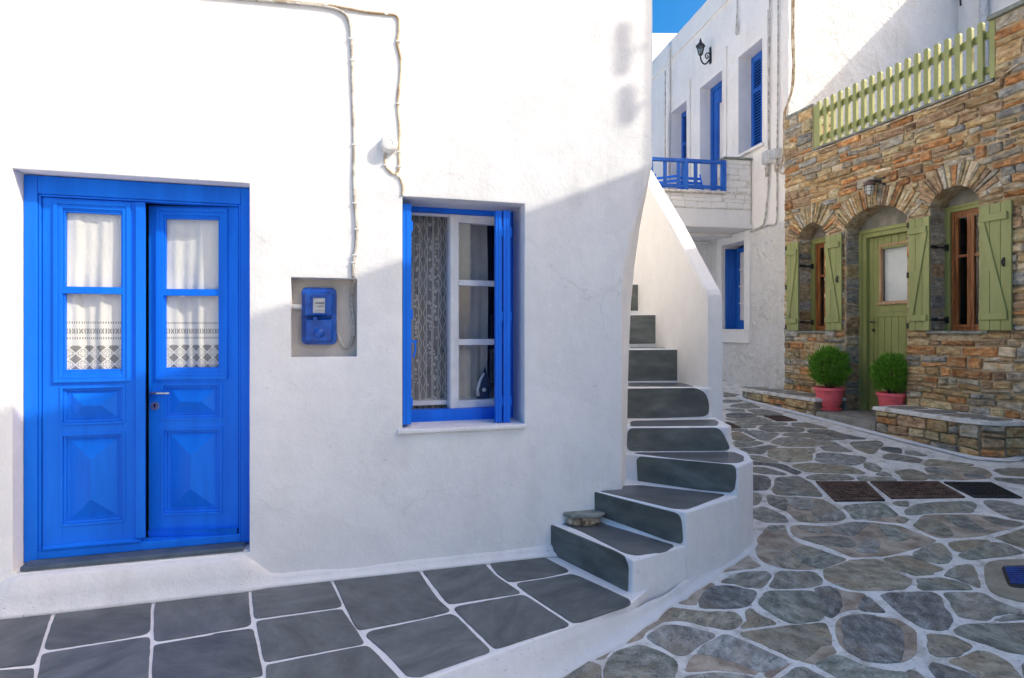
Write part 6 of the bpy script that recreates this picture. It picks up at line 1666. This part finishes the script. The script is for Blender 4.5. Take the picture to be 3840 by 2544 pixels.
for xx in (xp, xr_ - 0.035): 
    mb = MB(WF); mb.box(xx - 0.035, xx + 0.035, SBAL - 0.03, SBAL + 0.04, zf, zr + 0.004); mb.build('rail_post', M['blue_old'], ba, bevel=0.004)
mb = MB(WF); mb.box(XB - 0.02, XB + 0.03, SBAL + 0.04, 3.6, zr - 0.055, zr - 0.001); mb.box(XB - 0.015, XB + 0.025, SBAL + 0.03, 3.6, zf + 0.035, zf + 0.08); mb.build('side_rail', M['blue_old'], ba, bevel=0.004)
# chairs on the balcony
def chair(lab, x, s, rot, back_mat):
    c = WF(x, s, zf - 0.36); t = thing('balcony_chair', lab, 'chair', c, 'blue slatted chairs on the balcony')
    def T(u, v, z):
        return (c[0] + u * cos(rot) - v * sin(rot), c[1] + u * sin(rot) + v * cos(rot), c[2] + z)
    for k in range(5):
        mb = MB(T); v = -0.18 + 0.085 * k; mb.tube([(-0.2, v, 0.40 - 0.02 * k), (0, v, 0.385 - 0.02 * k), (0.2, v, 0.40 - 0.02 * k)], 0.016, 6); mb.build('seat_slat', M['teal_plastic'], t)
    for k in range(4):
        z = 0.50 + 0.085 * k; mb = MB(T); mb.box(-0.2, 0.2, 0.20 + 0.03 * k, 0.215 + 0.03 * k, z, z + 0.042); mb.build('back_slat', back_mat, t, bevel=0.003)
    for sx in (-0.21, 0.21):
        mb = MB(T); mb.tube([(sx, -0.22, 0.0), (sx, 0.05, 0.30), (sx, 0.20, 0.50), (sx, 0.32, 0.86)], 0.014, 6); mb.build('leg', M['blue'], t)
        mb = MB(T); mb.tube([(sx, 0.24, 0.0), (sx, 0.0, 0.28), (sx, -0.2, 0.42)], 0.014, 6); mb.build('leg', M['blue'], t)
    return t
cx1 = farside(1620, 420, SBAL + 0.5)[0]
chair('blue slatted chair on the balcony in front of the blue door', cx1, SBAL + 0.55, 0.25, M['blue'])
cx2 = farside(1532, 420, SBAL + 0.6)[0]
chair('blue slatted chair at the left end of the balcony near the house corner', cx2, SBAL + 0.6, -0.5, M['blue'])
# wall lantern
ls, lz = far(1643, 130)
wl_ = thing('wall_lantern', 'black scrolled wall lantern high on the white house above the balcony', 'wall lantern', WF(0, ls, lz))
mb = MB(WF); mb.box(-0.02, 0.005, ls - 0.03, ls + 0.03, lz - 0.14, lz + 0.16); mb.build('back_plate', M['iron'], wl_, bevel=0.006)
XL = -0.20; zl = lz - 0.01; KL = 0.70
mb = MB(WF)
mb.tube(smooth_path([(-0.02, ls, lz - 0.06), (-0.10, ls, lz - 0.15), (-0.165, ls, lz - 0.13), (XL, ls, lz - 0.05), (XL, ls, zl + 0.02)], 6), 0.014, 8)
mb.tube(smooth_path([(-0.02, ls, lz + 0.04), (-0.07, ls, lz + 0.05), (-0.11, ls, lz), (-0.08, ls, lz - 0.05), (-0.05, ls, lz - 0.02), (-0.07, ls, lz + 0.01)], 6), 0.011, 8)
mb.build('scroll_bracket', M['iron'], wl_, smooth=True)
c = WF(XL, ls, zl)
mb = MB(); mb.lathe([(r_ * KL, z_ * KL) for r_, z_ in [(0.045, 0.03), (0.060, 0.05), (0.088, 0.24), (0.075, 0.245)]], c, 6); mb.build('glass_body', M['glass_dark'], wl_)
mb = MB(); mb.lathe([(r_ * KL, z_ * KL) for r_, z_ in [(0.03, 0.0), (0.05, 0.02), (0.05, 0.035)]], c, 6); mb.lathe([(r_ * KL, z_ * KL) for r_, z_ in [(0.125, 0.235), (0.130, 0.25), (0.060, 0.32), (0.035, 0.355), (0.028, 0.40), (0.008, 0.46)]], c, 6)
mb.build('cap', M['iron'], wl_)
for k in range(6):
    t = 2 * pi * k / 6; mb = MB(); mb.tube([(c[0] + 0.05 * KL * cos(t), c[1] + 0.05 * KL * sin(t), c[2] + 0.03 * KL), (c[0] + 0.092 * KL * cos(t), c[1] + 0.092 * KL * sin(t), c[2] + 0.245 * KL)], 0.008, 6); mb.build('glazing_bar', M['iron'], wl_)
# wires and boxes on the balcony house
def fcab(pts, off=-0.03): return [(off, *far(x, y, off)) for x, y in pts]
cable([fcab([(1779, -60), (1779, 60), (1777, 200), (1777, 330), (1776, 410), (1775, 440), (1769, 500), (1762, 522), (1745, 530)])], 'thin grey wire down the balcony house to the box beside the balcony', 'house_wire', M['cable'], 0.012, WF)
cable([fcab([(1799, -60), (1798, 200), (1796, 360), (1796, 450), (1795, 505), (1790, 519), (1772, 522), (1740, 534), (1700, 545)])], 'thin grey wire down the corner of the balcony house to the lane side', 'house_wire', M['cable'], 0.011, WF)
cable([fcab([(1704, -60), (1704, 20), (1703, 45), (1706, 60), (1705, 78), (1701, 78), (1702, 58), (1703, 45)])], 'loose looped wire hanging from the top of the balcony house', 'hanging_wire', M['cable'], 0.011, WF)
cable([fcab([(1836, -60), (1835, 60), (1836, 120), (1836, 170), (1832, 205), (1823, 235), (1816, 260), (1815, 320), (1813, 360), (1816, 385), (1811, 402), (1803, 398)], -0.06), fcab([(1832, -60), (1831, 80), (1833, 150), (1829, 210), (1818, 245), (1812, 270), (1812, 340), (1808, 375), (1800, 390), (1796, 380)], -0.05)],
      'bundle of tan cables down the corner between white house and stone house', 'cable_bundle', M['cable_brown'], 0.014, WF)
for x, y, lab in ((1782, 365, 'larger grey wire box on the white wall at the right of the balcony'), (1803, 356, 'smaller grey wire box on the white wall next to the stone house')):
    s, z = far(x, y); big = y > 360
    t = thing('wire_box', lab, 'junction box', WF(0, s, z))
    w = 0.075 if big else 0.055
    mb = MB(WF); mb.box(-0.10, 0.0, s - w, s + w, z - w * 1.3, z + w * 1.3); mb.build('body', M['white_box'], t, bevel=0.008)
    mb = MB(WF); mb.box(-0.112, -0.10, s - w * 0.93, s + w * 0.93, z - w * 1.2, z + w * 1.2); mb.build('lid', M['grey_box'], t, bevel=0.004)
    mb = MB(WF)
    for k in range(2): mb.tube(smooth_path([(-0.05, s + 0.02 - k * 0.04, z - w), (-0.06, s + 0.02 - k * 0.03, z - w - 0.14), (-0.05, s + 0.05 - k * 0.02, z - w - 0.20), (-0.04, s + 0.08, z - w - 0.05)], 5), 0.009, 6)
    mb.build('wire_loop', M['cable'], t)
s_, z_ = far(1546, 200, -0.04)
mb = MB(WF); mb.tube([(-0.06, s_, 3.5), (-0.06, s_, HR - 0.25), (0.02, s_, HR - 0.05)], 0.045, 12); dp = mb.build('drain_pipe', M['plaster_far'], bh, smooth=True)
s2 = far(1539, 200, -0.03)[0]
mb = MB(WF); mb.tube([(-0.03, s2, 3.5), (-0.03, s2, HR - 0.55)], 0.022, 8); mb.build('old_pipe', M['cable_brown'], bh, smooth=True)
# ================================================================ WHITE HOUSE RISING BEHIND THE ROOF TERRACE
uh = thing('upper_house', 'white house wall with a grey drainpipe rising behind the stone house roof terrace', 'house', W(AE + 1, 2.4, 4.0))
mb = MB(W); mb.box(AE, AE + 3.0, 1.28, 9.0, 0.0, 7.73); mb.build('wall', M['plaster'], uh, bevel=0.02)
pb, pz = 3.10, 6
P = sight(2275, 60, (CS, SN, 0), AE - 0.06 + CS * OX + SN * OY); pb = AB(P.x, P.y)[1]
mb = MB(W); mb.tube([(AE - 0.07, pb, 4.0), (AE - 0.07, pb, 7.6)], 0.058, 14); mb.build('drain_pipe', M['grey_box'], uh, smooth=True)
P2 = sight(2219, 40, (CS, SN, 0), AE - 0.02 + CS * OX + SN * OY); wb = AB(P2.x, P2.y)[1]
cable([[(AE - 0.02, wb - 0.02, 7.7), (AE - 0.02, wb, 7.0), (AE - 0.02, wb - 0.01, 6.75)]], 'short dark wire hanging down the upper white house beside its drainpipe', 'upper_wire', M['iron'], 0.012, W)
# ================================================================ WHITE HOUSE FAR BEHIND
fh = thing('distant_house', 'sunlit white house far behind the balcony house under the blue sky', 'house', (4.2, 17, 1.0))
mb = MB(); P = [(2.2, 15.3), (6.5, 15.3), (6.5, 18.5), (2.2, 18.5)]
mb.loft([[(x, y, 0.0) for x, y in P], [(x, y, 9.30) for x, y in P], [(x, y, 9.36) for x, y in inset2(P, 0.05)]]); mb.build('wall', M['plaster_far'], fh, bevel=0.03)
# ================================================================ HOUSE OPPOSITE, OUT OF THE PICTURE, WHOSE ROOF SHADES THE LANE
oh = thing('opposite_house', 'plain white house on the near side of the lane, out of view behind the camera', 'house', W(0, -8, 0))
q = lambda k: (3.70 + 2 * k, -2.465 + k)
A_, B_ = q(-1.35), q(1.1); dn = (1 / sqrt(5), -2 / sqrt(5))
P = [A_, B_, (B_[0] + dn[0] * 4, B_[1] + dn[1] * 4), (A_[0] + dn[0] * 4, A_[1] + dn[1] * 4)]
mb = MB(W); mb.loft([[(a, b, -1.0) for a, b in P], [(a, b, 6.3) for a, b in P]]); mb.build('wall', M['plaster'], oh)
def toward_sun(x, y, t):
    a, z = fac(x, y); return (a + 1.5 * t, -t, z + 1.45 * t)
an = thing('roof_occluder', 'roof antenna with two panels on the house opposite, out of view', 'occluder', W(*toward_sun(1500, 380, 3.35)))
TA = 3.35  # unseen pole and panels, added so their shadows blot the white wall
mb = MB(W); b0_ = toward_sun(1500, 400, TA); mb.tube([(b0_[0], b0_[1], 6.29), toward_sun(1500, -40, TA)], 0.016, 8); mb.build('pole', M['iron'], an)
for x0, x1, y0, y1 in ((1426, 1449, 62, 168), (1432, 1462, 208, 282)):
    A0 = toward_sun(x0, y1, TA); A1 = toward_sun(x1, y0, TA)
    mb = MB(W); mb.box(A0[0], A1[0], A0[1] - 0.02, A0[1] + 0.02, A0[2], A1[2]); mb.build('panel', M['grey_box'], an)
    m0, m1 = toward_sun(x1 - 4, (y0 + y1) / 2, TA), toward_sun(1500, (y0 + y1) / 2, TA)
    mb = MB(W); mb.tube([m0, m1], 0.012, 8); mb.build('arm', M['iron'], an)
